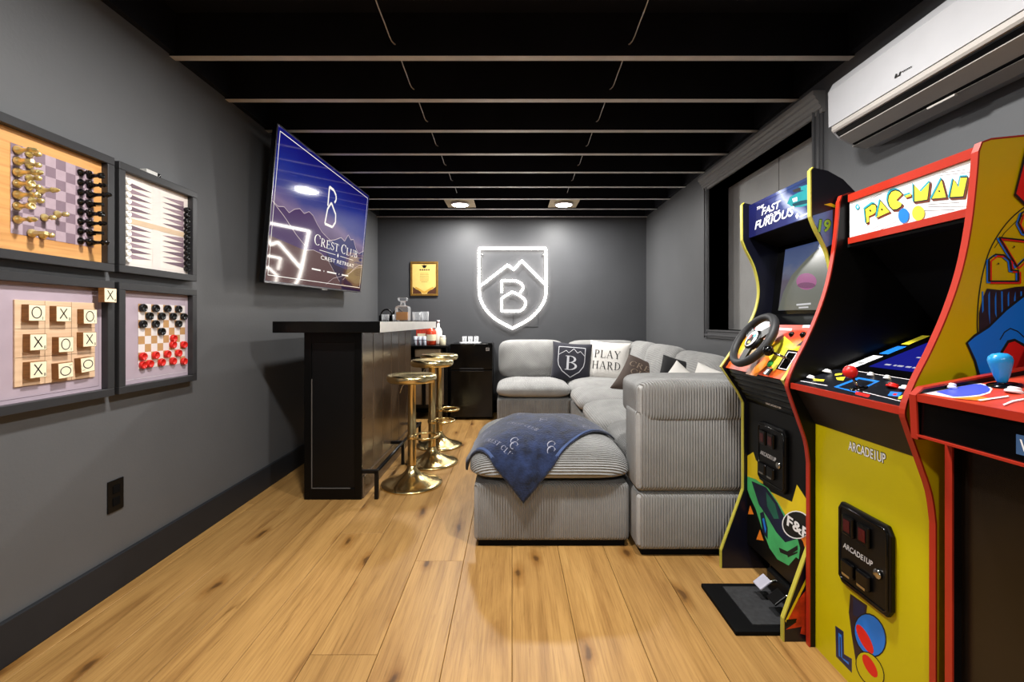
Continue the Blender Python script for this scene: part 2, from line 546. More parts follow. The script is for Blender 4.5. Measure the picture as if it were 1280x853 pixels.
# boarded window recess in the right wall
win = thing('window_1', 'boarded window recess with dark moulded casing and small latch', 'window', (XW, (WY0 + WY1) / 2, WZ0))
win['kind'] = 'structure'
XP = 1.728
for i, (a, b_) in enumerate(((WY0, 2.955), (2.962, WY1))):
    MB().box(XP, XP + .02, a, b_, WZ0, WZ1).obj('board', mat('board_paint', (158, 157, 155), .5, var=.08, vscale=5, bump=.15, bscale=60), win, bevel=.002)
jb = MB(); jb.box(XW - .001, XP, WY0 - .012, WY0, WZ0, WZ1); jb.obj('jamb', TRIMM, win)
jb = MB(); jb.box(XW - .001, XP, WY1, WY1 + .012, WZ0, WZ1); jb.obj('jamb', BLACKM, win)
jb = MB(); jb.box(XW - .001, XP, WY0 - .012, WY1 + .012, WZ1, WZ1 + .012); jb.obj('head_jamb', TRIMM, win)
jb = MB(); jb.box(XW - .02, XP, WY0 - .012, WY1 + .012, WZ0 - .015, WZ0); jb.obj('sill', TRIMM, win, bevel=.003)
def casing(nm, boxes):
    mb = MB()
    for bx in boxes: mb.box(*bx)
    mb.obj(nm, TRIMM, win, bevel=.003)
for a, b_, nm in ((WY1, WY1 + .065, 'casing'), (WY0 - .065, WY0, 'casing')):
    casing(nm, [(XW - .012, XW, a, b_, WZ0 - .065, WZ1 + .02), (XW - .02, XW, a + .012, a + .03, WZ0 - .065, WZ1 + .02), (XW - .024, XW, a + .046, b_ - .004, WZ0 - .065, WZ1 + .02)])
casing('apron', [(XW - .014, XW, WY0 - .065, WY1 + .065, WZ0 - .065, WZ0 - .015), (XW - .022, XW, WY0 - .065, WY1 + .065, WZ0 - .05, WZ0 - .035)])
# stepped crown moulding along the head
prof = [(0, 2.12), (.016, 2.12), (.016, 2.138), (.024, 2.142), (.024, 2.152), (.034, 2.16), (.034, 2.172), (.05, 2.184), (.05, 2.196), (.062, 2.204), (.062, 2.228), (0, 2.228)]
mb = MB().prism([(XW - u, v) for u, v in prof], lambda u, v, w_: Vector((u, w_, v)), WY0 - .075, WY1 + .075)
mb.obj('crown_moulding', mat('crown_highlight', (128, 127, 126), 0.3, var=0.05), win)  # casing paint made paler to carry the bright highlights along the steps
lt = MB()
lt.box(XP - .012, XP, 2.925, 2.995, 1.605, 1.622); lt.box(XP - .02, XP - .008, 2.945, 2.965, 1.598, 1.63)
lt.tube([(XP - .016, 2.93, 1.598), (XP - .02, 2.96, 1.612), (XP - .02, 2.99, 1.632)], .004)
tag(lt.obj('latch', mat('latch_steel', (150, 150, 150), 0.3, metal=1.0), win, bevel=.001), 'small steel slide latch')

# ------------------------------------------------------------------ ceiling: deck and open joists
ce = MB().box(-XW - .15, XW + .25, YF - .15, YB + .15, ZD, ZD + .08).obj('ceiling', CEILM)
struct(ce, 'black painted ceiling with open joists', 'ceiling')
JY = [2.118 + .4064 * k for k in range(-10, 8)] + [5.325]
for jy in JY:
    mb = MB()
    mb.box(-XW, XW, jy - .019, jy + .019, ZJ + .0012, ZD, 0)
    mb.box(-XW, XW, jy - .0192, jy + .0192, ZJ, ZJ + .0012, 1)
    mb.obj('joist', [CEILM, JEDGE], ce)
# rim board along the side walls
for x0, x1 in ((-XW, -XW + .03), (XW - .03, XW)):
    MB().box(x0, x1, YF, YB, ZJ + .01, ZD).obj('rim_board', CEILM, ce)

# ------------------------------------------------------------------ ceiling lamps
PLATE = mat('lamp_plate', (176, 160, 132), 0.7, var=0.12, vscale=20)
lamp_names = {(-1, 0): 'white disc ceiling light on a tan plate above the bar side, far pair',
              (1, 0): 'white disc ceiling light on a tan plate above the sofa, far pair',
              (-1, 1): 'white disc ceiling light nearer the camera, over the bar side',
              (1, 1): 'white disc ceiling light nearer the camera, over the arcade side',
              (-1, 2): 'white disc ceiling light behind the camera, bar side',
              (1, 2): 'white disc ceiling light behind the camera, arcade side'}
for gi, (ja, jb_) in enumerate(((13 + 3, 13 + 4), (8, 9), (1, 2))):
    ya, yb = JY[ja] + .019, JY[jb_] - .019
    yc = (ya + yb) / 2
    for sx in (-1, 1):
        x = sx * .54
        t = thing('ceiling_light', lamp_names[(sx, gi)], 'ceiling light', (x, yc, ZJ), 'disc ceiling lights')
        MB().box(x - .15, x + .15, ya, yb, ZJ + .012, ZJ + .024).obj('mounting_plate', PLATE, t)
        MB().lathe([(.083, ZJ + .012), (.094, ZJ + .008), (.098, ZJ + .002), (.095, ZJ - .006), (.082, ZJ - .010), (.082, ZJ + .012)],
                   Matrix.Translation((x, yc, 0)), 32, cap=False).obj('trim_ring', WHITEP, t)
        MB().lathe([(.082, ZJ + .008), (.082, ZJ - .008), (.06, ZJ - .014), (.001, ZJ - .017)], Matrix.Translation((x, yc, 0)), 32).obj('lens', LAMPM, t)
        ld = bpy.data.lights.new('ceiling_lamp', 'AREA')
        ld.shape = 'DISK'; ld.size = .16; ld.energy = LAMP_W; ld.color = (1.0, 0.98, 0.945)
        lo = bpy.data.objects.new('ceiling_lamp', ld)
        COL.objects.link(lo)
        lo.location = (x, yc, ZJ - .020)
        adopt(lo, t)

# cables strung through the joists
CABM = mat('cable_white', (190, 188, 184), 0.5, var=0.05)
for sx, lab in ((-1, 'pale cable sagging between joists on the television side'), (1, 'pale cable sagging between joists on the window side')):
    pts = []
    for k in range(7, 16):
        y0, y1 = JY[k], JY[k + 1]
        pts += [(sx * .525, y0, ZJ + .05), (sx * .522, y0 + .04, ZJ + .012), (sx * .53, y0 + .18, ZJ + .022), (sx * .545, y1 - .05, ZJ + .05)]
    c = MB().tube([tuple(p) for p in crom(pts, 3)], .0028, 6).obj('ceiling_cable', CABM)
    tag(c, lab, 'cable', 'ceiling cables')

# ------------------------------------------------------------------ game boards on the left wall
def onw(d, z, out):                  # point of the left wall: distance along it, height, how far it stands out
    return Vector((-XW + out, d, z))
FRAMEM = mat('frame_charcoal', (46, 46, 48), 0.42, var=0.06)
MATM = mat('mat_mauve', (176, 160, 172), 0.7, var=0.03)
INK = mat('ink_black', (16, 15, 15), 0.6, var=0.02)
WLINE = mat('ink_white', (226, 220, 222), 0.6, var=0.02)

def wood(name, c0, c1, sc=(3, 3, 60), rough=.5):
    m = bpy.data.materials.new(name); m.use_nodes = True
    nt = m.node_tree; b = nt.nodes['Principled BSDF']
    tc = nt.nodes.new('ShaderNodeTexCoord'); mp = nt.nodes.new('ShaderNodeMapping'); mp.inputs['Scale'].default_value = sc
    n = nt.nodes.new('ShaderNodeTexNoise'); n.inputs['Scale'].default_value = 1.0; n.inputs['Detail'].default_value = 6; n.inputs['Distortion'].default_value = .8
    rp = nt.nodes.new('ShaderNodeValToRGB')
    rp.color_ramp.elements[0].position = .3; rp.color_ramp.elements[0].color = lin(c0)
    rp.color_ramp.elements[1].position = .7; rp.color_ramp.elements[1].color = lin(c1)
    nt.links.new(tc.outputs['Object'], mp.inputs[0]); nt.links.new(mp.outputs[0], n.inputs['Vector'])
    nt.links.new(n.outputs['Fac'], rp.inputs['Fac']); nt.links.new(rp.outputs[0], b.inputs['Base Color'])
    b.inputs['Roughness'].default_value = rough
    return m
CHESSW = wood('chess_board_wood', (196, 138, 78), (222, 166, 100))
SQA = mat('square_light_mauve', (172, 152, 162), .6, var=.05, vscale=60)
SQB = mat('square_dark_mauve', (128, 108, 120), .6, var=.05, vscale=60)
SQW = mat('square_white', (226, 218, 216), .6, var=.03)
SQT = mat('square_tan', (186, 142, 92), .6, var=.06, vscale=60)

def frame_thing(name, label, d0, d1, z0, z1, back):
    t = thing(name, label, 'game board', onw((d0 + d1) / 2, z0, 0), 'framed board games on the wall')
    b, dp = .03, .045
    for a in ((d0, d1, z1 - b, z1), (d0, d1, z0, z0 + b), (d0, d0 + b, z0 + b, z1 - b), (d1 - b, d1, z0 + b, z1 - b)):
        MB().box(-XW, -XW + dp, *a).obj('frame_rail', FRAMEM, t, bevel=.002)
    bk = MB().box(-XW, -XW + .02, d0 + b, d1 - b, z0 + b, z1 - b).obj('backing', back, t)
    return t, bk
def squares(bk, dc, zc, s, ma, mb_, odd):
    m = MB()
    for i in range(8):
        for j in range(8):
            d, z = dc - s / 2 + i * s / 8, zc + s / 2 - (j + 1) * s / 8
            m.add([onw(d, z, .0212), onw(d + s / 8, z, .0212), onw(d + s / 8, z + s / 8, .0212), onw(d, z + s / 8, .0212)], [(0, 1, 2, 3)], (i + j + odd) % 2)
    m.obj('board_squares', [ma, mb_], bk)
def outline(m, d0, d1, z0, z1, w_, out, mi=0):
    for a in ((d0, d1, z0, z0 + w_), (d0, d1, z1 - w_, z1), (d0, d0 + w_, z0, z1), (d1 - w_, d1, z0, z1)):
        m.poly([onw(a[0], a[2], out), onw(a[1], a[2], out), onw(a[1], a[3], out), onw(a[0], a[3], out)], mi)

# --- chess
t, bk = frame_thing('chess_board', 'framed wooden wall chess board with mauve squares', 1.32, 1.76, 1.255, 1.695, CHESSW)
CD, CZ, CS = 1.556, 1.48, .281
squares(bk, CD, CZ, CS, SQB, SQA, 0)
GOLDP = mat('chess_gold', (244, 226, 160), .35, metal=.75, var=.05)
BLKP = mat('chess_black', (10, 10, 10), .2, var=.05)
PROF = {
    'pawn': (.040, [(.0125, 0), (.0125, .12), (.0095, .2), (.006, .35), (.005, .6), (.0085, .64), (.0055, .68), (.0078, .78), (.0082, .86), (.006, .95), (.001, 1)]),
    'rook': (.050, [(.0135, 0), (.0135, .1), (.010, .17), (.0075, .3), (.0068, .66), (.0105, .74), (.0105, 1), (.007, 1), (.007, .93), (.001, .93)]),
    'bishop': (.066, [(.0135, 0), (.0135, .08), (.010, .15), (.0065, .3), (.005, .58), (.0095, .62), (.0055, .66), (.008, .76), (.007, .86), (.003, .94), (.0035, .97), (.001, 1)]),
    'queen': (.074, [(.0145, 0), (.0145, .08), (.0105, .15), (.007, .3), (.0055, .62), (.010, .66), (.006, .70), (.0095, .86), (.010, .9), (.006, .92), (.003, .95), (.0035, .98), (.001, 1)]),
    'king': (.082, [(.0145, 0), (.0145, .07), (.0105, .14), (.007, .28), (.006, .6), (.0105, .64), (.0065, .68), (.0095, .82), (.0085, .86), (.003, .87), (.003, .91), (.0065, .92), (.0065, .95), (.003, .96), (.003, 1), (.001, 1)]),
    'knight': (.054, [(.0135, 0), (.0135, .12), (.010, .2), (.008, .3), (.0085, .36), (.001, .37)]),
}
TOX = Matrix.Rotation(PI / 2, 4, 'Y')            # local Z -> world X: pieces stand straight out of the wall
pm_cache = {}
def chess_piece(kind, gold, col, row, label, group):
    key = (kind, gold)
    if key in pm_cache:
        o = pm_cache[key].copy(); COL.objects.link(o)
    else:
        h, pr = PROF[kind]
        m = MB().lathe([(r, z * h) for r, z in pr], TOX, 14)
        if kind == 'knight':
            pts = [(-.008, .30), (.009, .30), (.010, .55), (.004, .62), (.013, .74), (.012, .84), (.002, .98), (-.006, .92), (-.010, .66)]
            m.prism([(u, v * h) for u, v in pts], lambda u, v, w_: TOX @ Vector((w_, u, v)), -.005, .005)
        o = m.obj('chess_' + kind, GOLDP if gold else BLKP)
        pm_cache[key] = o
    o.location = onw(CD - CS / 2 + (col + .5) * CS / 8, CZ + CS / 2 - (row + .5) * CS / 8, .0215)
    tag(o, label, 'chess piece', group)
ORD = ['first', 'second', 'third', 'fourth', 'fifth', 'sixth', 'seventh', 'eighth', 'ninth', 'tenth', 'eleventh', 'twelfth', 'thirteenth']
ordw = ['top', 'second from top', 'third from top', 'fourth from top', 'fifth from top', 'sixth from top', 'seventh from top', 'bottom']
for r_, k in enumerate(['bishop', 'knight', 'king', 'rook', 'queen', 'rook', 'bishop']):
    chess_piece(k, True, 0, r_ if r_ < 6 else 6.2, f'gold chess {k} in the outermost column, row {ordw[r_]}', 'gold chess pieces')
for c_, r_, k in ((1, 0, 'pawn'), (1, 1, 'pawn'), (1, 2.2, 'pawn'), (1, 3, 'pawn'), (1.25, 4.2, 'pawn'), (1.2, 7.2, 'knight'), (2.2, 7.2, 'pawn'), (2, 3, 'bishop'), (2.35, 5.5, 'pawn'), (3.6, 4.9, 'pawn')):
    lab = {(1.2, 7.2): 'gold chess knight low in the second column of the board', (2.2, 7.2): 'gold chess pawn low on the board beside the gold knight',
           (2, 3): 'gold chess bishop standing in front of a gold pawn', (2.35, 5.5): 'gold chess pawn moved forward alone, lower one', (3.6, 4.9): 'gold chess pawn moved furthest forward to mid board'}.get((c_, r_))
    chess_piece(k, True, c_, r_, lab or f'gold chess pawn in the second column, row {ordw[int(r_)]}', 'gold chess pieces')
for r_ in range(8):
    chess_piece('pawn', False, 6, r_ + .06, f'black chess pawn in the black pawn column, row {ordw[r_]}', 'black chess pieces')
for r_, k in enumerate(['rook', 'bishop', 'king', 'knight', 'rook', 'bishop', 'knight', 'king']):
    chess_piece('queen' if r_ == 7 else k, False, 7, r_ + .06, f'black chess {"queen" if r_ == 7 else k} by the frame edge, row {ordw[r_]}', 'black chess pieces')

# --- backgammon
BGM = mat('backgammon_cream', (236, 226, 218), .6, var=.03)
t, bk = frame_thing('backgammon_board', 'framed wall backgammon board with mauve points on cream', 1.78, 2.22, 1.258, 1.692, BGM)
bd0, bd1, bz0, bz1 = 1.81, 2.19, 1.288, 1.662
m = MB()
PTA = mat('point_mauve', (150, 128, 138), .6, var=.04); PTB = mat('point_dark_mauve', (112, 92, 104), .6, var=.04)
STRIP = mat('strip_tan', (212, 186, 156), .6, var=.05); CEN = mat('strip_pale', (232, 220, 214), .6, var=.02)
def wq(m, d0, d1, z0, z1, out, mi):
    m.poly([onw(d0, z0, out), onw(d1, z0, out), onw(d1, z1, out), onw(d0, z1, out)], mi)
wq(m, 1.975, 2.02, bz0, bz1, .0208, 3)
wq(m, 1.835, 2.165, 1.464, 1.486, .0212, 2)
for half in (0, 1):
    zb = 1.49 if half else 1.318
    for k in range(6):
        z = zb + k * .0237
        m.poly([onw(1.838, z, .0212), onw(1.838, z + .0237, .0212), onw(1.97, z + .0118, .0212)], k % 2)
        m.poly([onw(2.162, z, .0212), onw(2.162, z + .0237, .0212), onw(2.03, z + .0118, .0212)], (k + 1) % 2)
outline(m, bd0 + .008, bd1 - .008, bz0 + .012, bz1 - .012, .0012, .021, 3)
m.obj('printed_points', [PTA, PTB, STRIP, CEN], bk)
WCH = mat('checker_white', (240, 238, 232), .3, var=.02); BCH = mat('checker_black', (14, 14, 15), .22, var=.03)
def disc_thing(name, r, h, m_, n=18):
    mb = MB().lathe([(r * .96, 0), (r, h * .15), (r, h * .85), (r * .93, h), (r * .75, h), (r * .70, h * .82), (.001, h * .82)], TOX, n)
    return mb.obj(name, m_)
for side, mm, dd, nm in ((0, WCH, 1.8415, 'white'), (1, BCH, 2.173, 'black')):
    first = None
    n = 13 if side == 0 else 12
    for k in range(n):
        if first is None:
            o = first = disc_thing('backgammon_checker', .0125, .016 if side else .012, mm, 16)
        else:
            o = first.copy(); COL.objects.link(o)
        o.location = onw(dd, 1.315 + k * (.0262 if side == 0 else .0255), .021)
        pos = 'bottom one' if k == 0 else ('top one' if k == n - 1 else ORD[k] + ' from the bottom')
        tag(o, f'{nm} backgammon checker, {pos} of the {nm} column', 'checker', f'{nm} backgammon checkers')
# dice box and black die on top of that frame
o = MB().box(-XW + .006, -XW + .036, 1.925, 1.985, 1.692, 1.71).obj('dice_box', mat('card_white', (206, 204, 200), .5, var=.1, vscale=80), None, bevel=.002)
tag(o, 'small white box lying on top of the backgammon frame', 'box')
m = MB().box(-XW + .010, -XW + .030, 1.992, 2.012, 1.692, 1.712)
dm = m.obj('black_die', BLACKG, None, bevel=.003)
tag(dm, 'black die beside the small white box on the frame', 'die')
pips = MB()
for u, v in ((-.005, -.005), (0, 0), (.005, .005)):
    pips.prism(ell(2.002 + u, 1.702 + v, .0016, .0016, 8), lambda a, b_, w_: Vector((w_, a, b_)), -XW + .0296, -XW + .0305)
pips.obj('pips', WHITEP, dm)

# --- letter tiles (noughts and crosses)
t, bk = frame_thing('letter_tile_board', 'framed wall noughts-and-crosses board holding cream letter tiles', 1.32, 1.76, .779, 1.219, MATM)
m = MB(); outline(m, 1.362, 1.718, .822, 1.176, .0012, .0208, 0)
m.obj('printed_border', [mat('ink_mauve', (120, 106, 118), .6, var=.02)], bk)
TD, TZ, TS = 1.56, .996, .274
TW = wood('tile_board_wood', (214, 178, 142), (232, 200, 166))
pb = MB().box(-XW + .02, -XW + .026, TD - TS / 2, TD + TS / 2, TZ - TS / 2, TZ + TS / 2).obj('playing_panel', TW, t, bevel=.001)
m = MB()
for k in (-1, 1):
    wq(m, TD + k * TS / 6 - .0006, TD + k * TS / 6 + .0006, TZ - TS / 2, TZ + TS / 2, .0265, 0)
    wq(m, TD - TS / 2, TD + TS / 2, TZ + k * TS / 6 - .0006, TZ + k * TS / 6 + .0006, .0265, 0)
m.obj('grid_lines', mat('ink_brown', (120, 84, 60), .6, var=.02), pb)
TILEF = mat('tile_cream', (244, 234, 202), .45, var=.03, vscale=40); TILES = wood('tile_side_wood', (120, 78, 36), (156, 106, 54), (8, 8, 90))
def letter_tile(d, z, out, ch, rot, label, tilt=0):
    hs, dep = .0265, .022
    mb = MB().box(0, dep, -hs, hs, -hs, hs, 0).box(dep - .001, dep + .0006, -hs + .0015, hs - .0015, -hs + .0015, hs - .0015, 1)
    o = mb.obj('letter_tile', [TILES, TILEF], None)
    o.location = onw(d, z, out)
    o.rotation_euler = (R(rot + tilt), 0, 0)
    tag(o, label, 'letter tile', 'cream letter tiles')
    lm = MB()
    if ch == 'O':
        n = 28
        for k in range(n):
            a0, a1 = 2 * PI * k / n, 2 * PI * (k + 1) / n
            def q(a, s): return Vector((dep + .001, (-.002 + (.0145 + s * .0016) * math.cos(a)), .001 + (.0178 + s * .0016) * math.sin(a)))
            lm.poly([q(a0, -1), q(a1, -1), q(a1, 1), q(a0, 1)])
    else:
        for q in _ln(-.014, -.016, .010, .018, .0036) + _ln(-.013, .018, .011, -.016, .0036):
            lm.poly([Vector((dep + .001, u, v)) for u, v in q])
    put_text(lm, text_polys('1' if ch == 'O' else '8'), (dep + .001, .0165, -.022), (0, 1, 0), (0, 0, 1), h=.010)
    lm.obj('letter', INK, o, local=True)
g = [('O', 0, 0), ('X', 0, 0), ('O', 0, 0), ('X', 0, 0), ('O', 0, 0), ('X', 0, 0), ('X', 0, 0), ('O', 90, 2), ('O', -90, 4)]
rowsn, colsn = ['top row', 'middle row', 'bottom row'], ['near column', 'centre column', 'far column']
for i, (ch, rot, tl) in enumerate(g):
    r_, c_ = divmod(i, 3)
    jd = [.0, -.004, .002, .004, .004, .0, .004, .003, -.008][i]; jz = [.006, .004, -.004, .002, -.010, .004, .004, -.008, .004][i]
    rl = f'cream letter {ch} tile, {rowsn[r_]}, {colsn[c_]} of the noughts-and-crosses board'
    letter_tile(TD + (c_ - 1) * .0915 + jd, TZ + (1 - r_) * .0905 + jz, .0265, ch, rot, rl, tl)
letter_tile(1.715, 1.163, .0455, 'X', 0, 'cream letter X tile stuck on the corner of the board frame')

# --- draughts
t, bk = frame_thing('draughts_board', 'framed wall draughts board with red and black checkers', 1.78, 2.22, .779, 1.219, MATM)
KD, KZ, KS = 2.035, 1.003, .272
squares(bk, KD, KZ, KS, SQT, SQW, 0)
m = MB(); outline(m, 1.828, 2.178, .826, 1.172, .0012, .0212, 0)
m.obj('printed_border', [WLINE], bk)
REDC = mat('checker_red', (206, 34, 28), .3, var=.04)
blk = [(0, 0), (2, 0), (4, 0), (6, 0), (1, 1), (3, 1), (5, 1), (7, 1), (0, 2), (2, 2), (6, 2), (3, 3)]
red = [(5.1, 3.95), (5, 4.8), (7, 4.9), (0, 6), (2, 6), (4, 6), (6, 6), (0, 7.05), (1.05, 7), (3, 7), (5, 7), (7, 7.2)]
for lst, mm, nm in ((blk, BCH, 'black'), (red, REDC, 'red')):
    first = None
    for c_, r_ in lst:
        if first is None: o = first = disc_thing('draughts_checker', .0165, .014, mm)
        else:
            o = first.copy(); COL.objects.link(o)
        o.location = onw(KD - KS / 2 + (c_ + .5) * KS / 8, KZ + KS / 2 - (r_ + .5) * KS / 8, .0215)
        tag(o, f'{nm} checker on the draughts board, row {ordw[min(7, round(r_))]}, {ORD[round(c_)]} column', 'checker', f'{nm} draughts checkers')

# outlet
t = thing('wall_outlet', 'black wall outlet plate low on the game-board wall', 'outlet', onw(1.81, .31, 0))
MB().box(-XW, -XW + .006, 1.775, 1.847, .314, .438).obj('plate', BLACK, t, bevel=.002)
for z in (.352, .40):
    MB().box(-XW + .006, -XW + .009, 1.795, 1.827, z - .016, z + .016).obj('socket', BLACKM, t, bevel=.002)

# ------------------------------------------------------------------ television
TR, TT = R(1.55), R(5.75)
U = Vector((0, math.cos(TR), math.sin(TR))); V = Vector((math.sin(TT), 0, math.cos(TT))); V = (V - U * V.dot(U)).normalized(); Nn = U.cross(V)
TO = Vector((-1.44, 2.65, 1.292)); TWD, THT = 1.68, .918
def tvp(u, v, w_): return TO + U * (u * TWD) + V * (v * THT) + Nn * w_
tv = thing('television', 'large wall-mounted television tilted down, showing a mountain club logo', 'television', (-XW, 3.49, 1.75))
def tbox(m, u0, u1, v0, v1, w0, w1, mi=0):
    vs = [tvp(u, v, w_) for w_ in (w0, w1) for v in (v0, v1) for u in (u0, u1)]
    m.add(vs, [(0, 1, 3, 2), (4, 5, 7, 6), (0, 1, 5, 4), (2, 3, 7, 6), (0, 2, 6, 4), (1, 3, 7, 5)], mi)
m = MB(); tbox(m, 0, 1, 0, 1, -.028, -.001); m.obj('housing', BLACKG, tv, bevel=.003)
m = MB(); tbox(m, .12, .88, .06, .6, -.06, -.028); m.obj('rear_shell', BLACKM, tv, bevel=.006)
for u0 in (.36, .60):
    m = MB(); tbox(m, u0, u0 + .03, .12, .72, -.085, -.06); m.obj('mount_rail', BLACKM, tv)
m = MB().box(-XW, -XW + .02, 3.2, 3.8, 1.55, 1.95); m.obj('wall_plate', BLACKM, tv)
m = MB().tube([(-XW + .015, 3.33, 1.75), (-XW + .10, 3.30, 1.755)], .014).tube([(-XW + .015, 3.66, 1.75), (-XW + .10, 3.70, 1.755)], .014)
m.obj('mount_arm', BLACKM, tv)
for a in ((0, 1, 0, .012), (0, 1, .992, 1), (0, .004, 0, 1), (.996, 1, 0, 1)):
    m = MB(); tbox(m, a[0], a[1], a[2], a[3], -.001, .003); m.obj('bezel', mat('bezel_metal', (120, 120, 124), .3, metal=.8), tv)
m = MB(); tbox(m, .48, .54, -.012, .002, -.012, .002); m.obj('sensor_bar', mat('tv_sensor', (150, 150, 150), .3, metal=.6), tv)

def screen_sky():
    mm = bpy.data.materials.new('tv_picture'); mm.use_nodes = True
    nt = mm.node_tree; b = nt.nodes['Principled BSDF']; L = nt.links.new
    tc = nt.nodes.new('ShaderNodeTexCoord'); sp = nt.nodes.new('ShaderNodeSeparateXYZ'); L(tc.outputs['Generated'], sp.inputs[0])
    rp = nt.nodes.new('ShaderNodeValToRGB'); cr = rp.color_ramp
    cr.elements[0].position = 0; cr.elements[0].color = lin((46, 26, 48))
    cr.elements[1].position = 1; cr.elements[1].color = lin((14, 14, 92))
    for p_, c_ in ((.3, (60, 34, 74)), (.50, (120, 100, 134)), (.60, (56, 60, 128)), (.75, (26, 40, 128)), (.88, (18, 20, 110))):
        e = cr.elements.new(p_); e.color = lin(c_)
    nz = nt.nodes.new('ShaderNodeTexNoise'); nz.inputs['Scale'].default_value = 3.2; nz.inputs['Detail'].default_value = 5
    L(tc.outputs['Generated'], nz.inputs['Vector'])
    ad = nt.nodes.new('ShaderNodeMath'); ad.operation = 'MULTIPLY_ADD'; ad.inputs[1].default_value = .22
    sb = nt.nodes.new('ShaderNodeMath'); sb.operation = 'SUBTRACT'; sb.inputs[1].default_value = .11
    L(nz.outputs['Fac'], ad.inputs[0]); L(sp.outputs[2], ad.inputs[2]); L(ad.outputs[0], sb.inputs[0]); L(sb.outputs[0], rp.inputs['Fac'])
    b.inputs['Base Color'].default_value = (.01, .01, .012, 1)
    b.inputs['Roughness'].default_value = .06
    b.inputs['Specular IOR Level'].default_value = 1.0
    L(rp.outputs[0], b.inputs['Emission Color']); b.inputs['Emission Strength'].default_value = 1.0
    return mm
m = MB(); tbox(m, .004, .996, .012, .992, -.0008, .0006)
scr = m.obj('screen', screen_sky(), tv)
def em(name, col, s=1.0, rough=.06):
    return mat(name, (8, 8, 10), rough, spec=1.0, var=0, emit=s, emit_col=col)
E1, E2, E3, EW = em('tv_ridge', (70, 40, 92), .9), em('tv_hill', (44, 24, 56), .9), em('tv_hill_low', (92, 60, 58), .9), em('tv_white', (255, 248, 240), 1.0)
EG, EB = em('tv_glow', (236, 214, 214), .8), em('tv_ridge_blue', (52, 50, 104), .9)
pic = MB(); pmats = [E1, E2, E3, EW, EG, EB]
def pp(pts, mi, w_): pic.add([tvp(u, v, w_) for u, v in pts], [tuple(range(len(pts)))], mi)
def pl(pts, wd, mi, w_):
    for a, b_ in zip(pts, pts[1:]):
        d = Vector((b_[0] - a[0], b_[1] - a[1])).normalized(); n = Vector((-d.y * .55, d.x)) * wd
        pp([(a[0] + n.x, a[1] + n.y), (b_[0] + n.x, b_[1] + n.y), (b_[0] - n.x, b_[1] - n.y), (a[0] - n.x, a[1] - n.y)], mi, w_)
ridge = [(.006, .52), (.05, .50), (.09, .515), (.13, .49), (.17, .53), (.21, .55), (.25, .53), (.29, .56), (.33, .545), (.37, .50), (.43, .45), (.50, .42), (.56, .40)]
pp(ridge + [(.60, .014), (.006, .014)], 0, .0010)
pl(ridge, .0018, 4, .0012)
r2 = [(.50, .40), (.58, .43), (.65, .47), (.70, .45), (.74, .52), (.78, .485), (.82, .50), (.87, .42), (.92, .385), (.994, .43)]
pp(r2 + [(.994, .014), (.5, .014)], 5, .0011)
pl(r2, .0026, 4, .0013)
pp([(.5, .014), (.5, .30), (.60, .22), (.75, .20), (.994, .26), (.994, .014)], 1, .00125)
h1 = [(.66, .014), (.72, .10), (.80, .17), (.88, .24), (.94, .27), (.994, .28)]
pp(h1 + [(.994, .014)], 1, .0014); pl(h1[1:], .0018, 4, .0016)
h2 = [(.28, .27), (.36, .29), (.44, .28), (.52, .24), (.60, .16), (.68, .08), (.72, .014)]
pp([(.006, .014), (.006, .30)] + h2, 2, .0015); pl(h2[:-1], .0014, 4, .0017)
h3 = [(.52, .04), (.60, .10), (.70, .13), (.80, .17), (.90, .24), (.994, .26)]
pl(h3, .0014, 4, .0017)
pl([(.006, .52), (.10, .45), (.2, .36), (.30, .29)], .002, 4, .0017)
# thin white frame line
for a in (((.02, .05), (.98, .05)), ((.02, .965), (.98, .965)), ((.02, .05), (.02, .965)), ((.98, .05), (.98, .965))):
    pl(list(a), .0022, 3, .0018)
# logo: B built from a flag and a house
pl([(.465, .675), (.465, .83), (.515, .825), (.545, .795), (.55, .76), (.535, .73)], .0105, 3, .0018)
pl([(.465, .65), (.50, .715), (.56, .64), (.565, .575), (.535, .525), (.45, .525), (.465, .65)], .0105, 3, .0018)
for s_, u0, v0, wd, hh in (('CREST', .36, .335, .27, .085), ('CLUB', .665, .335, .23, .085)):
    put_text(pic, serif_polys(s_, big_first=True), tvp(u0, v0, .0019), U, V, 3, fit=wd * TWD, h=hh * THT)
put_text(pic, text_polys('CREST RETREAT'), tvp(.44, .235, .0019), U, V, 3, fit=.42 * TWD, h=.032 * THT)
pl([(.42, .305), (.60, .305)], .002, 3, .0019); pl([(.66, .305), (.84, .305)], .002, 3, .0019)
pp([(.62, .305), (.63, .325), (.64, .305), (.63, .285)], 3, .0019)
for u0, wd in ((.36, .09), (.52, .11), (.70, .09)):
    pl([(u0, .145), (u0 + wd, .145)], .006, 3, .0019)
for u0 in (.485, .665): pp([(u0 - .004, .145), (u0, .153), (u0 + .004, .145), (u0, .137)], 3, .0019)
tag(pic.obj('screen_picture', pmats, scr), 'club logo and mountain ridges shown on the screen')

# ------------------------------------------------------------------ bar
bar = thing('bar_counter', 'black home bar with panelled front and overhanging countertop', 'bar', (-1.07, 3.4, 0))
BARM = mat('bar_black', (5, 5, 5), .32, spec=.22, var=.15)
BARF = mat('bar_front_warm_sheen', (96, 78, 60), .24, spec=.8, var=.12, vscale=6)  # black boards; the warm sheen from the floor is put into this brown
BX0, BX1, BY0, BY1, BZ = -1.241, -.898, 2.726, 4.07, .999
MB().box(BX0 + .012, BX1 - .014, BY0 + .014, BY1, .0, BZ).obj('body', BARM, bar)
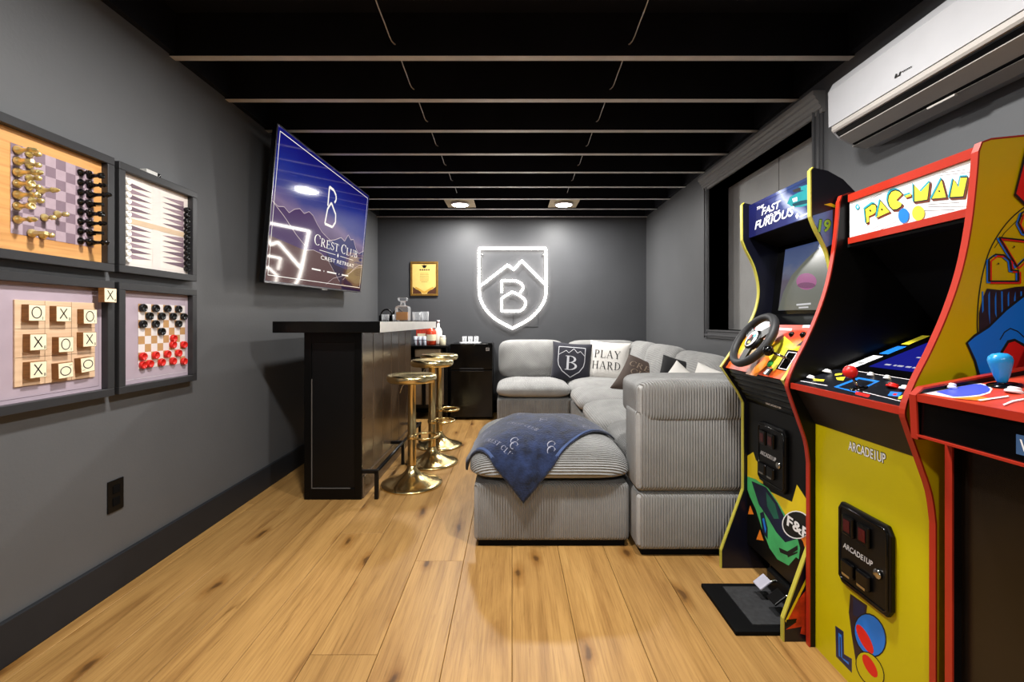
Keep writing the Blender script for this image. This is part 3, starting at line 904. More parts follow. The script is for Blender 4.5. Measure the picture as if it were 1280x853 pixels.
# end panel: frame and recessed field
for a in ((BX0, BX0 + .042, .0, BZ), (BX1 - .042, BX1, .0, BZ), (BX0 + .042, BX1 - .042, .0, .065), (BX0 + .042, BX1 - .042, BZ - .06, BZ)):
    MB().box(a[0], a[1], BY0, BY0 + .02, a[2], a[3]).obj('end_frame_rail', BARM, bar, bevel=.002)
MB().box(BX0 + .042, BX1 - .042, BY0 + .010, BY0 + .016, .065, BZ - .06).obj('end_panel', BLACK, bar)
BEAD = mat('bead_pale', (96, 92, 88), .35, var=.1)  # paler bead down the left and along the bottom of the panel
MB().box(BX0 + .042, BX0 + .045, BY0 + .003, BY0 + .012, .065, .72).obj('end_bead', BEAD, bar)
MB().box(BX0 + .042, BX1 - .07, BY0 + .003, BY0 + .012, .065, .068).obj('end_bead', BEAD, bar)
# front boards facing the stools
npan = 6
wd = (BY1 - BY0 - .02) / npan
for k in range(npan):
    a = BY0 + .02 + k * wd
    MB().box(BX1 - .014, BX1 - .002, a + .0035, a + wd - .0035, .13, BZ).obj('front_board', BARF, bar, bevel=.003)
MB().box(BX1 - .014, BX1 + .006, BY0 + .02, BY1, .0, .13).obj('kick_board', BARF, bar, bevel=.003)
ct = MB().box(-1.383, -.761, 2.635, 4.55, BZ, HC).obj('countertop', mat('counter_black', (6, 6, 6), .24, spec=.3, var=.12, vscale=8), bar, bevel=.003)
MB().box(-.762, -.757, 2.637, 4.548, BZ + .002, HC - .002).obj('edge_glare', mat('pale_edge_glare', (226, 222, 216), .35, metal=.15, var=.05), bar)  # lamp reflection on the counter's long side, painted as a pale strip
# return shelf post under the far overhang
MB().box(-1.30, -1.24, 4.40, 4.46, 0, BZ).obj('post', BARM, bar)
# foot rail
fr = MB()
fr.tube([(-.812, 2.735, .165), (-.812, 4.05, .165)], .011, 8)
fr.obj('foot_rail', BLACK, bar)
for y in (2.74, 3.40, 4.02):
    MB().box(-.823, -.801, y - .011, y + .011, 0, .165).box(BX1, -.80, y - .011, y + .011, .154, .176).obj('rail_bracket', BLACK, bar, bevel=.002)

# ------------------------------------------------------------------ stools
GOLD = mat('polished_gold', (224, 200, 144), .20, metal=1.0, var=.05, vscale=8)
GOLDD = mat('polished_gold_seat', (228, 208, 156), .22, metal=1.0, var=.05, vscale=8)
CHROME = mat('chrome_lever', (180, 178, 172), .15, metal=1.0, var=.02)
def stool(x, y, h, rz, label):
    t = thing('bar_stool', label, 'bar stool', (x, y, 0), 'gold bar stools at the bar', (0, 0, R(rz)))
    MB().lathe([(.197, 0), (.199, .006), (.196, .012), (.165, .022), (.12, .036), (.075, .058), (.045, .085), (.030, .112), (.027, .125), (.020, .125)], None, 48).obj('base', GOLD, t, local=True)
    MB().lathe([(.027, .12), (.0275, .13), (.0275, .40), (.0255, .405), (.0255, h - .06), (.04, h - .05), (.06, h - .042)], None, 28).obj('column', GOLD, t, local=True)
    hh = h
    MB().lathe([(.04, hh - .040), (.10, hh - .046), (.132, hh - .052), (.148, hh - .050), (.158, hh - .040), (.162, hh - .026), (.160, hh - .012), (.151, hh - .002), (.140, hh), (.12, hh - .008), (.08, hh - .014), (.001, hh - .016)], None, 48).obj('seat', GOLDD, t, local=True)
    pts = [Vector((.02, -.035, .31))] + [Vector((.085 + .085 * math.cos(a), .085 * math.sin(a), .31)) for a in [R(-120 + 240 * k / 20) for k in range(21)]] + [Vector((.02, .035, .31))]
    MB().tube(pts, .008, 10).obj('footrest', GOLD, t, local=True)
    MB().lathe([(.030, .295), (.033, .30), (.033, .32), (.030, .325)], None, 24).obj('footrest_collar', GOLD, t, local=True)
    MB().tube([(-.03, -.01, h - .052), (-.06, -.015, h - .075), (-.078, -.018, h - .125)], .004, 8).obj('lever', CHROME, t, local=True)
    return t
stool(-.656, 2.995, .720, 8, 'gold bar stool nearest the end panel of the bar')
stool(-.604, 3.45, .778, 16, 'gold bar stool in the middle of the three')
stool(-.625, 3.92, .785, 10, 'gold bar stool furthest along the bar, nearest the fridge')

# ------------------------------------------------------------------ things on the bar
def glassy():
    m = mat('clear_glass', (246, 248, 250), .06, spec=.8, var=0)
    nt = m.node_tree; b = nt.nodes['Principled BSDF']; out = nt.nodes['Material Output']
    tr = nt.nodes.new('ShaderNodeBsdfTransparent'); mx = nt.nodes.new('ShaderNodeMixShader'); fr = nt.nodes.new('ShaderNodeLayerWeight')
    fr.inputs['Blend'].default_value = .45
    mr = nt.nodes.new('ShaderNodeMapRange'); mr.inputs['To Min'].default_value = .07; mr.inputs['To Max'].default_value = .6
    nt.links.new(fr.outputs['Facing'], mr.inputs['Value']); nt.links.new(mr.outputs[0], mx.inputs[0])
    nt.links.new(tr.outputs[0], mx.inputs[1]); nt.links.new(b.outputs[0], mx.inputs[2]); nt.links.new(mx.outputs[0], out.inputs[0])
    return m
GLASS = glassy()
AMBER = mat('amber_spirit', (196, 134, 62), .1, var=.15)
t = thing('whiskey_decanter', 'square cut-glass decanter half full of amber spirit on the bar', 'decanter', (-.955, 4.0, HC))
def sq_lathe(m, c, prof, mi=0):
    for (w0, z0), (w1, z1) in zip(prof, prof[1:]):
        x, y = c
        vs = [(x + sx * w_, y + sy * w_, z) for w_, z in ((w0, z0), (w1, z1)) for sx, sy in ((-1, -1), (1, -1), (1, 1), (-1, 1))]
        m.add(vs, [(0, 1, 5, 4), (1, 2, 6, 5), (2, 3, 7, 6), (3, 0, 4, 7)], mi)
    w0, z0 = prof[0]; w1, z1 = prof[-1]
    for w_, z in ((w0, z0), (w1, z1)):
        m.add([(c[0] - w_, c[1] - w_, z), (c[0] + w_, c[1] - w_, z), (c[0] + w_, c[1] + w_, z), (c[0] - w_, c[1] + w_, z)], [(0, 1, 2, 3)], mi)
m = MB(); sq_lathe(m, (-.955, 4.0), [(.050, HC + .001), (.056, HC + .008), (.056, HC + .115), (.050, HC + .130), (.020, HC + .142), (.018, HC + .165), (.026, HC + .170)]); m.obj('bottle', GLASS, t, bevel=.002)
m = MB(); sq_lathe(m, (-.955, 4.0), [(.048, HC + .012), (.048, HC + .082)]); m.obj('spirit', AMBER, t)
m = MB(); sq_lathe(m, (-.955, 4.0), [(.012, HC + .150), (.014, HC + .172), (.034, HC + .180), (.038, HC + .200), (.034, HC + .208)]); m.obj('stopper', GLASS, t, bevel=.002)
def tumbler(x, y, z, r, h, label, group, name='tumbler'):
    m = MB().lathe([(.001, .002), (r * .86, .002), (r * .9, .004), (r, h), (r * .93, h), (r * .82, .014), (.001, .014)], Matrix.Translation((x, y, z)), 20, cap=False)
    tag(m.obj(name, GLASS), label, 'glass', group)
tumbler(-.855, 4.10, HC, .040, .085, 'clear tumbler beside the decanter on the bar', 'tumblers on the bar')
tumbler(-.800, 4.20, HC, .036, .090, 'clear tumbler nearest the countertop edge', 'tumblers on the bar')
tumbler(-1.115, 4.02, HC, .034, .062, 'short clear tumbler in front of the black rack', 'tumblers on the bar')
tumbler(-1.04, 4.10, HC, .034, .062, 'short clear tumbler between rack and decanter', 'tumblers on the bar')
t = thing('glass_caddy', 'black wire caddy with two arched handles behind the tumblers', 'caddy', (-1.10, 4.2, HC))
for x in (-1.155, -1.045):
    MB().tube([(x + .05 * math.cos(a), 4.2, HC + .055 + .055 * math.sin(a)) for a in [R(180 * k / 12) for k in range(13)]], .007, 8).obj('arch', BLACK, t)
MB().box(-1.21, -.99, 4.15, 4.25, HC, HC + .055).obj('tray', BLACKM, t, bevel=.004)

# ------------------------------------------------------------------ sideboard with woven fronts
def woven():
    m = bpy.data.materials.new('woven_rattan'); m.use_nodes = True
    nt = m.node_tree; b = nt.nodes['Principled BSDF']; L = nt.links.new
    tc = nt.nodes.new('ShaderNodeTexCoord')
    ck = nt.nodes.new('ShaderNodeTexChecker'); ck.inputs['Scale'].default_value = 110
    ck.inputs['Color1'].default_value = lin((176, 152, 120)); ck.inputs['Color2'].default_value = lin((116, 96, 74))
    mx = nt.nodes.new('ShaderNodeMixRGB'); mx.blend_type = 'MULTIPLY'; mx.inputs[0].default_value = .7
    nz = nt.nodes.new('ShaderNodeTexNoise'); nz.inputs['Scale'].default_value = 60
    L(tc.outputs['Object'], ck.inputs[0]); L(tc.outputs['Object'], nz.inputs['Vector'])
    L(ck.outputs[0], mx.inputs[1]); L(nz.outputs['Fac'], mx.inputs[2]); L(mx.outputs[0], b.inputs['Base Color'])
    b.inputs['Roughness'].default_value = .8
    bp = nt.nodes.new('ShaderNodeBump'); bp.inputs['Strength'].default_value = .5; bp.inputs['Distance'].default_value = .003
    L(ck.outputs['Fac'], bp.inputs['Height']); L(bp.outputs[0], b.inputs['Normal'])
    return m
RAT = woven()
sx0, sx1, sy0, sy1, sz = -1.22, -.70, 4.97, 5.33, .800
t = thing('sideboard', 'black sideboard with woven rattan doors below an open shelf', 'sideboard', (-.96, 5.15, 0))
MB().box(sx0, sx1, sy0, sy1, sz - .022, sz).obj('top', BLACK, t, bevel=.002)
for x in (sx0, sx1 - .02):
    MB().box(x, x + .02, sy0, sy1, 0, sz - .022).obj('side', BLACK, t)
MB().box(sx0 + .02, sx1 - .02, sy1 - .01, sy1, .1, sz - .022).obj('back', BLACKM, t)
MB().box(sx0 + .02, sx1 - .02, sy0 + .01, sy1 - .01, .655, .673).obj('shelf', BLACK, t)
MB().box(sx0 + .02, sx1 - .02, sy0 + .01, sy1 - .01, .12, .138).obj('bottom', BLACK, t)
for a, b_ in ((sx0 + .022, -.962), (-.958, sx1 - .022)):
    d = MB()
    for q in ((a, a + .02, .14, .652), (b_ - .02, b_, .14, .652), (a + .02, b_ - .02, .14, .16), (a + .02, b_ - .02, .632, .652)):
        d.box(q[0], q[1], sy0, sy0 + .018, q[2], q[3])
    d = d.obj('door', BLACK, t)
    MB().box(a + .02, b_ - .02, sy0 + .002, sy0 + .012, .16, .632).obj('woven_panel', RAT, d)
bk = MB().box(-1.06, -.775, sy0 + .004, sy0 + .27, .674, .765).obj('storage_basket', RAT, None, bevel=.008)
tag(bk, 'low woven basket on the open shelf of the sideboard', 'basket')

# bottles and packs on the sideboard
def bottle(x, y, z, prof, mt_, cap_mt, label, cap):
    t = thing('bottle', label, 'bottle', (x, y, z), 'bottles and packs on the sideboard')
    MB().lathe(prof, Matrix.Translation((x, y, z)), 20).obj('body', mt_, t)
    MB().lathe(cap, Matrix.Translation((x, y, z)), 16).obj('cap', cap_mt, t)
    return t
REDB = mat('red_bottle', (196, 62, 34), .25, var=.25, vscale=40); REDP = mat('red_pack', (186, 56, 36), .5, var=.3, vscale=50)
CRM = mat('cream_label', (232, 222, 190), .5, var=.05); WB = mat('white_bottle', (232, 230, 224), .35, var=.03)
PALE = mat('pale_can', (208, 214, 226), .4, var=.08, vscale=40)
tp = thing('red_pack', 'red printed carton standing behind the small white cans', 'carton', (-1.015, 5.18, sz), 'bottles and packs on the sideboard')
MB().box(-1.075, -.955, 5.12, 5.24, sz, sz + .19).obj('carton', REDP, tp, bevel=.003)
MB().box(-1.06, -.97, 5.118, 5.1205, sz + .075, sz + .13).obj('label_band', CRM, tp)
bt = bottle(-.905, 5.12, sz, [(.05, 0), (.055, .01), (.055, .15), (.045, .17), (.02, .185), (.018, .20)], REDB, BLACK, 'round red bottle with a cream label in the middle', [(.02, .198), (.021, .22), (.02, .222)])
MB().lathe([(.0556, .05), (.0556, .12)], Matrix.Translation((-.905, 5.12, sz)), 20, cap=False).obj('label_band', CRM, bt)
bottle(-.845, 5.235, sz, [(.042, 0), (.045, .01), (.045, .15), (.035, .18), (.016, .20), (.014, .25)], WB, WHITEP, 'tall white bottle with a narrow neck on the sideboard', [(.016, .248), (.017, .278), (.015, .28)])
jar = thing('jar', 'short cream jar at the fridge end of the sideboard', 'jar', (-.775, 5.10, sz), 'bottles and packs on the sideboard')
MB().lathe([(.034, 0), (.036, .006), (.036, .082), (.030, .09)], Matrix.Translation((-.775, 5.10, sz)), 20).obj('body', CRM, jar)
MB().lathe([(.031, .09), (.032, .094), (.032, .105), (.029, .107)], Matrix.Translation((-.775, 5.10, sz)), 20).obj('lid', WHITEP, jar)
for x, lab in ((-1.07, 'small pale can nearest the bar'), (-1.02, 'small pale can in the middle of three'), (-.972, 'small pale can beside the red bottle')):
    c = thing('small_can', lab, 'can', (x, 5.06, sz), 'bottles and packs on the sideboard')
    MB().lathe([(.021, 0), (.023, .004), (.023, .096), (.020, .10), (.018, .098)], Matrix.Translation((x, 5.06, sz)), 16).obj('body', PALE, c)
    MB().lathe([(.0234, .055), (.0234, .061)], Matrix.Translation((x, 5.06, sz)), 16, cap=False).obj('band', mat('can_band', (70, 80, 110), .5), c)

# ------------------------------------------------------------------ fridge
t = thing('mini_fridge', 'black two-door mini fridge against the far wall', 'fridge', (-.437, 5.12, 0))
fx0, fx1, fy0, fy1, fz = -.666, -.208, 4.93, 5.335, .822
MB().box(fx0 + .004, fx1 - .004, fy0 + .05, fy1, .015, fz - .004).obj('cabinet', BLACK, t, bevel=.004)
fd = MB().box(fx0, fx1, fy0, fy0 + .046, .548, fz).obj('freezer_door', BLACKG, t, bevel=.006)
MB().box(fx1 - .075, fx1 - .035, fy0 - .002, fy0 + .001, fz - .075, fz - .040).obj('badge', mat('badge_silver', (190, 190, 192), .25, metal=.8), fd)
bm_ = MB()
for q in _ln(-.010, -.008, -.010, .008, .004) + _ln(-.010, .008, .0, -.004, .004) + _ln(0, -.004, .0, .008, .004) + _ln(.008, -.008, .008, .008, .004):
    bm_.poly([Vector((fx1 - .055 + u, fy0 - .0028, fz - .0575 + v)) for u, v in q])
bm_.obj('badge_mark', INK, fd)
hd = MB().box(fx0 + .10, fx0 + .36, fy0 - .012, fy0 + .004, .548, .560).obj('handle', mat('fridge_handle', (60, 60, 62), .25, metal=.5), fd, bevel=.003)
ld_ = MB().box(fx0, fx1, fy0, fy0 + .046, .03, .540).obj('fridge_door', BLACKG, t, bevel=.006)
MB().box(fx0 + .10, fx0 + .36, fy0 - .010, fy0 + .004, .522, .534).obj('handle', MATS['fridge_handle'], ld_, bevel=.003)
for x in (fx0 + .05, fx1 - .05):
    MB().lathe([(.016, 0), (.016, .016)], Matrix.Translation((x, fy0 + .09, 0)), 12).obj('foot', BLACKM, t)
MB().box(fx1 - .05, fx1 - .008, fy0 + .006, fy0 + .05, fz, fz + .012).obj('hinge_cover', BLACK, t, bevel=.003)
ty = thing('glass_tray', 'small clear tray holding three shot glasses on the fridge', 'tray', (-.46, 5.05, fz))
MB().lathe([(.10, 0), (.118, .003), (.122, .014), (.118, .014), (.098, .007), (.001, .006)], Matrix.Translation((-.46, 5.05, fz)), 28).obj('dish', GLASS, ty)
for x, lab in ((-.525, 'shot glass nearest the bar on the fridge tray'), (-.46, 'middle shot glass on the fridge tray'), (-.395, 'shot glass nearest the sofa on the fridge tray')):
    tumbler(x, 5.05, fz + .0075, .026, .07, lab, 'shot glasses on the fridge', 'shot_glass')

# ------------------------------------------------------------------ glowing shield sign
NEON = mat('neon_tube', (255, 252, 246), .4, var=.01, emit=11.0, emit_col=(255, 248, 238))
ns = thing('neon_sign', 'white glowing neon shield with mountain outline and letter B', 'neon sign', (0.01, YB, .97))
YN = YB - .035
def npx(u, v): return hit(460 + u / 3.368, 220 + v / 3.368, (0, YN, 0), (0, -1, 0))
sh = [(468, 305), (748, 305)]
right = crom([npx(748, 305), npx(749, 400), npx(750, 470), npx(744, 520), npx(718, 565), npx(676, 605), npx(608, 642)], 6)
left = crom([npx(608, 642), npx(540, 605), npx(498, 565), npx(474, 520), npx(468, 470), npx(468, 400), npx(468, 305)], 6)
MB().tube(right + left[1:], .0148, 10).obj('shield_outline', NEON, ns)
MB().tube([npx(468, 305), npx(748, 305)], .0148, 10).obj('shield_top', NEON, ns)
mt_ = [npx(474, 463), npx(588, 375), npx(613, 395), npx(647, 357), npx(745, 455)]
def dense(pts, n=5):
    out = []
    for a, b_ in zip(pts, pts[1:]):
        out += [a.lerp(b_, k / n) for k in range(n)]
    return out + [pts[-1]]
MB().tube(dense(mt_, 8), .0138, 10).obj('mountain_line', NEON, ns)
up_ = [npx(563, 492), npx(563, 466), npx(563, 441)] ; up2 = crom([npx(563, 441), npx(595, 441), npx(625, 443), npx(648, 457), npx(652, 475), npx(640, 492)], 5)
MB().tube(dense(up_, 3) + up2[1:], .0125, 10).obj('letter_top', NEON, ns)
lo_ = [npx(563, 515), npx(607, 488)]; lo2 = crom([npx(607, 488), npx(635, 502), npx(660, 522), npx(662, 545), npx(645, 566), npx(615, 570), npx(563, 570)], 5)
MB().tube(dense(lo_, 3) + lo2[1:] + dense([npx(563, 570), npx(563, 515)], 4)[1:], .0125, 10).obj('letter_bottom', NEON, ns)
for u, v in ((480, 330), (738, 330), (480, 460), (752, 478), (608, 636)):
    p = npx(u, v)
    MB().lathe([(.009, 0), (.009, .034)], Matrix.Translation((p.x, YN, p.z)) @ Matrix.Rotation(-PI / 2, 4, 'X'), 12).obj('standoff', CHROME, ns)
MB().tube([npx(610, 572), npx(611, 600), npx(610, 640)], .0025, 6).obj('power_cable', BLACK, ns)

# certificate
ct_ = thing('certificate', 'gold-framed yellow certificate with a dark crest on the far wall', 'picture', (-1.03, YB, 1.36))
def bw(px, py, y): return hit(px, py, (0, y, 0), (0, -1, 0))
a, b_ = bw(513, 327, YB - .02), bw(547.5, 370, YB - .02)
GF = mat('antique_gold_frame', (150, 112, 52), .35, metal=.6, var=.2, vscale=30)
fw = .022
for q in ((a.x, b_.x, a.z - fw, a.z), (a.x, b_.x, b_.z, b_.z + fw), (a.x, a.x + fw, b_.z + fw, a.z - fw), (b_.x - fw, b_.x, b_.z + fw, a.z - fw)):
    MB().box(q[0], q[1], YB - .022, YB, q[2], q[3]).obj('frame_rail', GF, ct_, bevel=.003)
pz = MB().box(a.x + fw, b_.x - fw, YB - .010, YB, b_.z + fw, a.z - fw).obj('paper', mat('certificate_paper', (222, 190, 108), .5, var=.12, vscale=8), ct_)
cm = MB(); cx = (a.x + b_.x) / 2; yy = YB - .0106
cm.poly([Vector((cx + u, yy, a.z - .058 + v)) for u, v in ell(0, 0, .022, .02, 10)], 0)
cm.poly([Vector((cx + u, yy, a.z - .052 + v)) for u, v in ((-.035, .012), (-.02, -.01), (.02, -.01), (.035, .012), (0, .0))], 0)
for k in range(5): cm.poly([Vector((cx - .055 + k * .025 + u, yy, a.z - .105 + v)) for u, v in ((0, 0), (.016, 0), (.016, .016), (0, .016))], 0)
for k in range(7):
    w_ = .055 - abs(k - 3) * .002 - (.012 if k == 6 else 0)
    cm.poly([Vector((cx + u, yy, a.z - .14 - k * .017 + v)) for u, v in ((-w_, 0), (w_, 0), (w_, .005), (-w_, .005))], 1)
for s in (-1, 1):
    cm.poly([Vector((cx + s * u, yy, b_.z + fw + v)) for u, v in ((.135, .002), (.135, .085), (.095, .055), (.045, .035), (.03, .002))], 2)
    cm.poly([Vector((cx + s * u, yy - .0005, b_.z + fw + v)) for u, v in ((.0, .03), (.10, .085), (.11, .070), (.02, .012), (0, .01))], 3)
cm.obj('printed_crest', [INK, mat('cert_text', (150, 120, 60), .6), mat('cert_corner', (76, 40, 14), .6, var=.2), mat('cert_ribbon', (196, 150, 60), .5, var=.1)], pz)

# ------------------------------------------------------------------ corduroy sofa modules
def corduroy(name, col, ax, pitch=.0125, depth=.005):
    m = bpy.data.materials.new(name); m.use_nodes = True
    nt = m.node_tree; b = nt.nodes['Principled BSDF']; L = nt.links.new
    tc = nt.nodes.new('ShaderNodeTexCoord')
    dt = nt.nodes.new('ShaderNodeVectorMath'); dt.operation = 'DOT_PRODUCT'; dt.inputs[1].default_value = ax
    L(tc.outputs['Object'], dt.inputs[0])
    ml = nt.nodes.new('ShaderNodeMath'); ml.operation = 'MULTIPLY'; ml.inputs[1].default_value = 2 * PI / pitch
    L(dt.outputs['Value'], ml.inputs[0])
    sn = nt.nodes.new('ShaderNodeMath'); sn.operation = 'SINE'; L(ml.outputs[0], sn.inputs[0])
    nz = nt.nodes.new('ShaderNodeTexNoise'); nz.inputs['Scale'].default_value = 9; nz.inputs['Detail'].default_value = 5
    L(tc.outputs['Object'], nz.inputs['Vector'])
    n2 = nt.nodes.new('ShaderNodeTexNoise'); n2.inputs['Scale'].default_value = 260; L(tc.outputs['Object'], n2.inputs['Vector'])
    rp = nt.nodes.new('ShaderNodeValToRGB'); c = lin(col)
    rp.color_ramp.elements[0].position = .3; rp.color_ramp.elements[0].color = tuple(v * .86 for v in c[:3]) + (1,)
    rp.color_ramp.elements[1].position = .7; rp.color_ramp.elements[1].color = tuple(v * 1.10 for v in c[:3]) + (1,)
    L(nz.outputs['Fac'], rp.inputs['Fac'])
    L(rp.outputs[0], b.inputs['Base Color'])
    b.inputs['Roughness'].default_value = .9; b.inputs['Specular IOR Level'].default_value = .15
    b.inputs['Sheen Weight'].default_value = .25
    ad = nt.nodes.new('ShaderNodeMath'); ad.operation = 'MULTIPLY_ADD'; ad.inputs[1].default_value = .5
    L(n2.outputs['Fac'], ad.inputs[0]); L(sn.outputs[0], ad.inputs[2])
    bp = nt.nodes.new('ShaderNodeBump'); bp.inputs['Strength'].default_value = 1.0; bp.inputs['Distance'].default_value = depth
    L(ad.outputs[0], bp.inputs['Height']); L(bp.outputs[0], b.inputs['Normal'])
    return m
SOFC = (156, 155, 153)
CV = corduroy('corduroy_upright', SOFC, (1, 1, 0))
CH = corduroy('corduroy_across', SOFC, (0, 1, 1), .016, .007)
CX = corduroy('corduroy_seat', SOFC, (1, 0, .6), .016, .0012)
PLINTH = BLACKM

def rbox(m, x0, x1, y0, y1, z0, z1, r=.03, n=10, p=14, q=10, wob=0.0, seed=0):
    """Upholstered block with soft corners."""
    m.box(x0, x1, y0, y1, z0, z1)
def ublock(m, name, mt_, par, r=.022):
    o = m.obj(name, mt_, par, bevel=r, seg=4)
    for p in o.data.polygons: p.use_smooth = True
    return o

# ottoman with its crowned cushion
OX0, OX1, OY0, OY1 = -.180, .555, 2.15, 2.93
ot = thing('sofa_ottoman', 'grey corduroy ottoman with a plump cushion at the open end of the sofa', 'ottoman', ((OX0 + OX1) / 2, (OY0 + OY1) / 2, 0))
m = MB(); rbox(m, OX0, OX1, OY0, OY1, .028, .300); ublock(m, 'base', CV, ot)
MB().box(OX0 + .02, OX1 - .02, OY0 + .02, OY1 - .02, 0, .04).obj('plinth', PLINTH, ot)
OC, OHX, OHY, OUP, ODN, OP, OR_ = (.182, 2.525, .355), .392, .415, .165, .062, 7.0, 2.05
m = MB(); cushion(m, OC, OHX, OHY, OUP, ODN, OP, OR_, 22, wob=.03, seed=3); weld(m.obj('cushion', CH, ot))
def ott_top(x, y):
    u, v = abs(x - OC[0]) / OHX, abs(y - OC[1]) / OHY
    s = (u ** OP + v ** OP) ** (OR_ / OP)
    if s >= 1: return None
    return OC[2] + OUP * (1 - s) ** (1 / OR_)

def seat_module(name, label, x0, x1, y0, y1, seat, backs, grp='modules of the grey corduroy sectional sofa'):
    t = thing(name, label, 'sofa section', ((x0 + x1) / 2, (y0 + y1) / 2, 0), grp)
    m = MB(); rbox(m, x0, x1, y0, y1, .028, .31); ublock(m, 'base', CV, t)
    MB().box(x0 + .02, x1 - .02, y0 + .02, y1 - .02, 0, .04).obj('plinth', PLINTH, t)
    if seat:
        a = seat
        m = MB(); cushion(m, ((a[0] + a[1]) / 2, (a[2] + a[3]) / 2, .375), (a[1] - a[0]) / 2, (a[3] - a[2]) / 2, .105, .08, 7, 2.5, 16, wob=.03, seed=int(x0 * 100)); weld(m.obj('seat_cushion', CX, t))
    for i, b_ in enumerate(backs):
        cx, cy, cz, hx, hy, hz, rx, rz = b_
        mt2 = Matrix.Translation((cx, cy, cz)) @ Matrix.Rotation(R(rz), 4, 'Z') @ Matrix.Rotation(R(rx), 4, 'X')
        m = MB(); cushion(m, (0, 0, 0), hx, hz, hy, hy, 5.5, 2.6, 14, mt=mt2 @ Matrix.Rotation(PI / 2, 4, 'X'), wob=.05, seed=i + int(cy * 10))
        weld(m.obj('back_cushion', CX, t))
    return t
# near corner unit: its upholstered back faces the camera
t = thing('sofa_corner_section', 'grey corduroy sofa corner whose ribbed back faces the camera beside the ottoman', 'sofa section', (1.02, 2.48, 0), 'modules of the grey corduroy sectional sofa')
m = MB(); rbox(m, .565, 1.50, 2.06, 2.90, .028, .292); ublock(m, 'base', CV, t, .026)
MB().box(.59, 1.48, 2.085, 2.88, 0, .04).obj('plinth', PLINTH, t)
m = MB(); rbox(m, .560, 1.50, 2.055, 2.27, .294, .672); ublock(m, 'back_panel', CV, t, .03)
m = MB(); cushion(m, (1.032, 2.205, .70), .468, .155, .106, .10, 16, 7.0, 26, wob=.02, seed=5); weld(m.obj('back_cushion', CV, t))
m = MB(); cushion(m, (.955, 2.58, .385), .375, .33, .10, .08, 7, 2.5, 16, wob=.03, seed=6); weld(m.obj('seat_cushion', CH, t))
m = MB(); cushion(m, (0, 0, 0), .30, .21, .12, .12, 5.5, 2.6, 14, mt=Matrix.Translation((1.37, 2.60, .63)) @ Matrix.Rotation(R(-90), 4, 'Z') @ Matrix.Rotation(R(-8), 4, 'X') @ Matrix.Rotation(PI / 2, 4, 'X'), wob=.04, seed=8); weld(m.obj('side_back_cushion', CX, t))
seat_module('sofa_seat_section', 'grey corduroy sofa seat by the window wall, next to the near corner', .565, 1.50, 2.905, 3.655, (.545, 1.27, 2.91, 3.65), [(1.34, 3.28, .62, .375, .13, .225, -10, -90)])
seat_module('sofa_seat_section', 'grey corduroy sofa seat by the window wall, next to the far corner', .565, 1.50, 3.66, 4.41, (.545, 1.27, 3.665, 4.405), [(1.34, 4.03, .635, .375, .13, .225, -10, -90)])
seat_module('sofa_corner_section', 'grey corduroy sofa corner in the far corner of the room', .585, 1.50, 4.415, 5.32, (.585, 1.30, 4.42, 5.06), [(1.02, 5.17, .635, .41, .125, .22, -8, 0), (1.35, 4.72, .64, .33, .12, .22, -8, -90)])
seat_module('sofa_seat_section', 'grey corduroy sofa seat standing next to the mini fridge', -.145, .58, 4.45, 5.32, (-.155, .585, 4.43, 5.06), [(.22, 5.15, .645, .37, .13, .215, -7, 0)])

# ------------------------------------------------------------------ blanket draped over the ottoman
BLK = mat('blanket_navy', (23, 34, 62), .85, spec=.2, var=.7, vscale=22, bump=.8, bscale=110, sheen=.3)
BHEM = mat('blanket_hem', (190, 182, 170), .9, var=.1)
EX0, EX1, EY0, EY1 = OC[0] - OHX + .012, OC[0] + OHX - .012, OC[1] - OHY + .014, OC[1] + OHY - .014
def drape(x, y, off=.006):
    cx, cy = min(max(x, EX0), EX1), min(max(y, EY0), EY1)
    dx, dy = x - cx, y - cy
    z = ott_top(cx, cy)
    n = Vector((0, 0, 1))
    lump = .006 * math.sin(9 * x + 4 * y) * math.sin(7 * y - 3 * x) + .004 * math.sin(21 * x - 9 * y)
    drop = abs(dx) + abs(dy)
    p = Vector((cx, cy, z + off + max(0, lump)))
    if drop > 0:
        p.z -= drop
        k = min(1.0, drop / .05)
        p.x += (1 if dx > 0 else -1) * (.022 * k + .01 * math.sin(30 * y) * k) if dx else 0
        p.y -= (.026 * k + .010 * math.sin(26 * x) * k) if dy < 0 else 0
    return p
CA, CB, CC, CDn = Vector((.20, 2.88)), Vector((.545, 2.50)), Vector((.055, 1.955)), Vector((-.305, 2.37))
def bl(u, v):                      # u: back->front along the long side, v: across
    a = CA.lerp(CDn, u); b_ = CB.lerp(CC, u)
    q = a.lerp(b_, v)
    q += Vector((.012 * math.sin(5 * u + 1), .012 * math.sin(4 * v)))
    return q
m = MB()
m.grid(lambda u, v: drape(*bl(u, v)), 60, 44)
bo = m.obj('throw_blanket', [BLK])
tag(bo, 'navy throw blanket with cream monograms draped over the ottoman', 'blanket')
sm = bo.modifiers.new('thickness', 'SOLIDIFY'); sm.thickness = .009; sm.offset = 1.0
m = MB()
hemw = .012
m.grid(lambda u, v: drape(*bl(u, 1 - v * .02), off=.0185), 50, 1)
m.grid(lambda u, v: drape(*bl(1 - v * .018, u), off=.0185), 50, 1)
m.obj('hem', [mat('blanket_edge', (58, 74, 112), .85, var=.2)], bo)
CRE = mat('blanket_cream_print', (138, 138, 152), .85, var=.15)
m = MB()
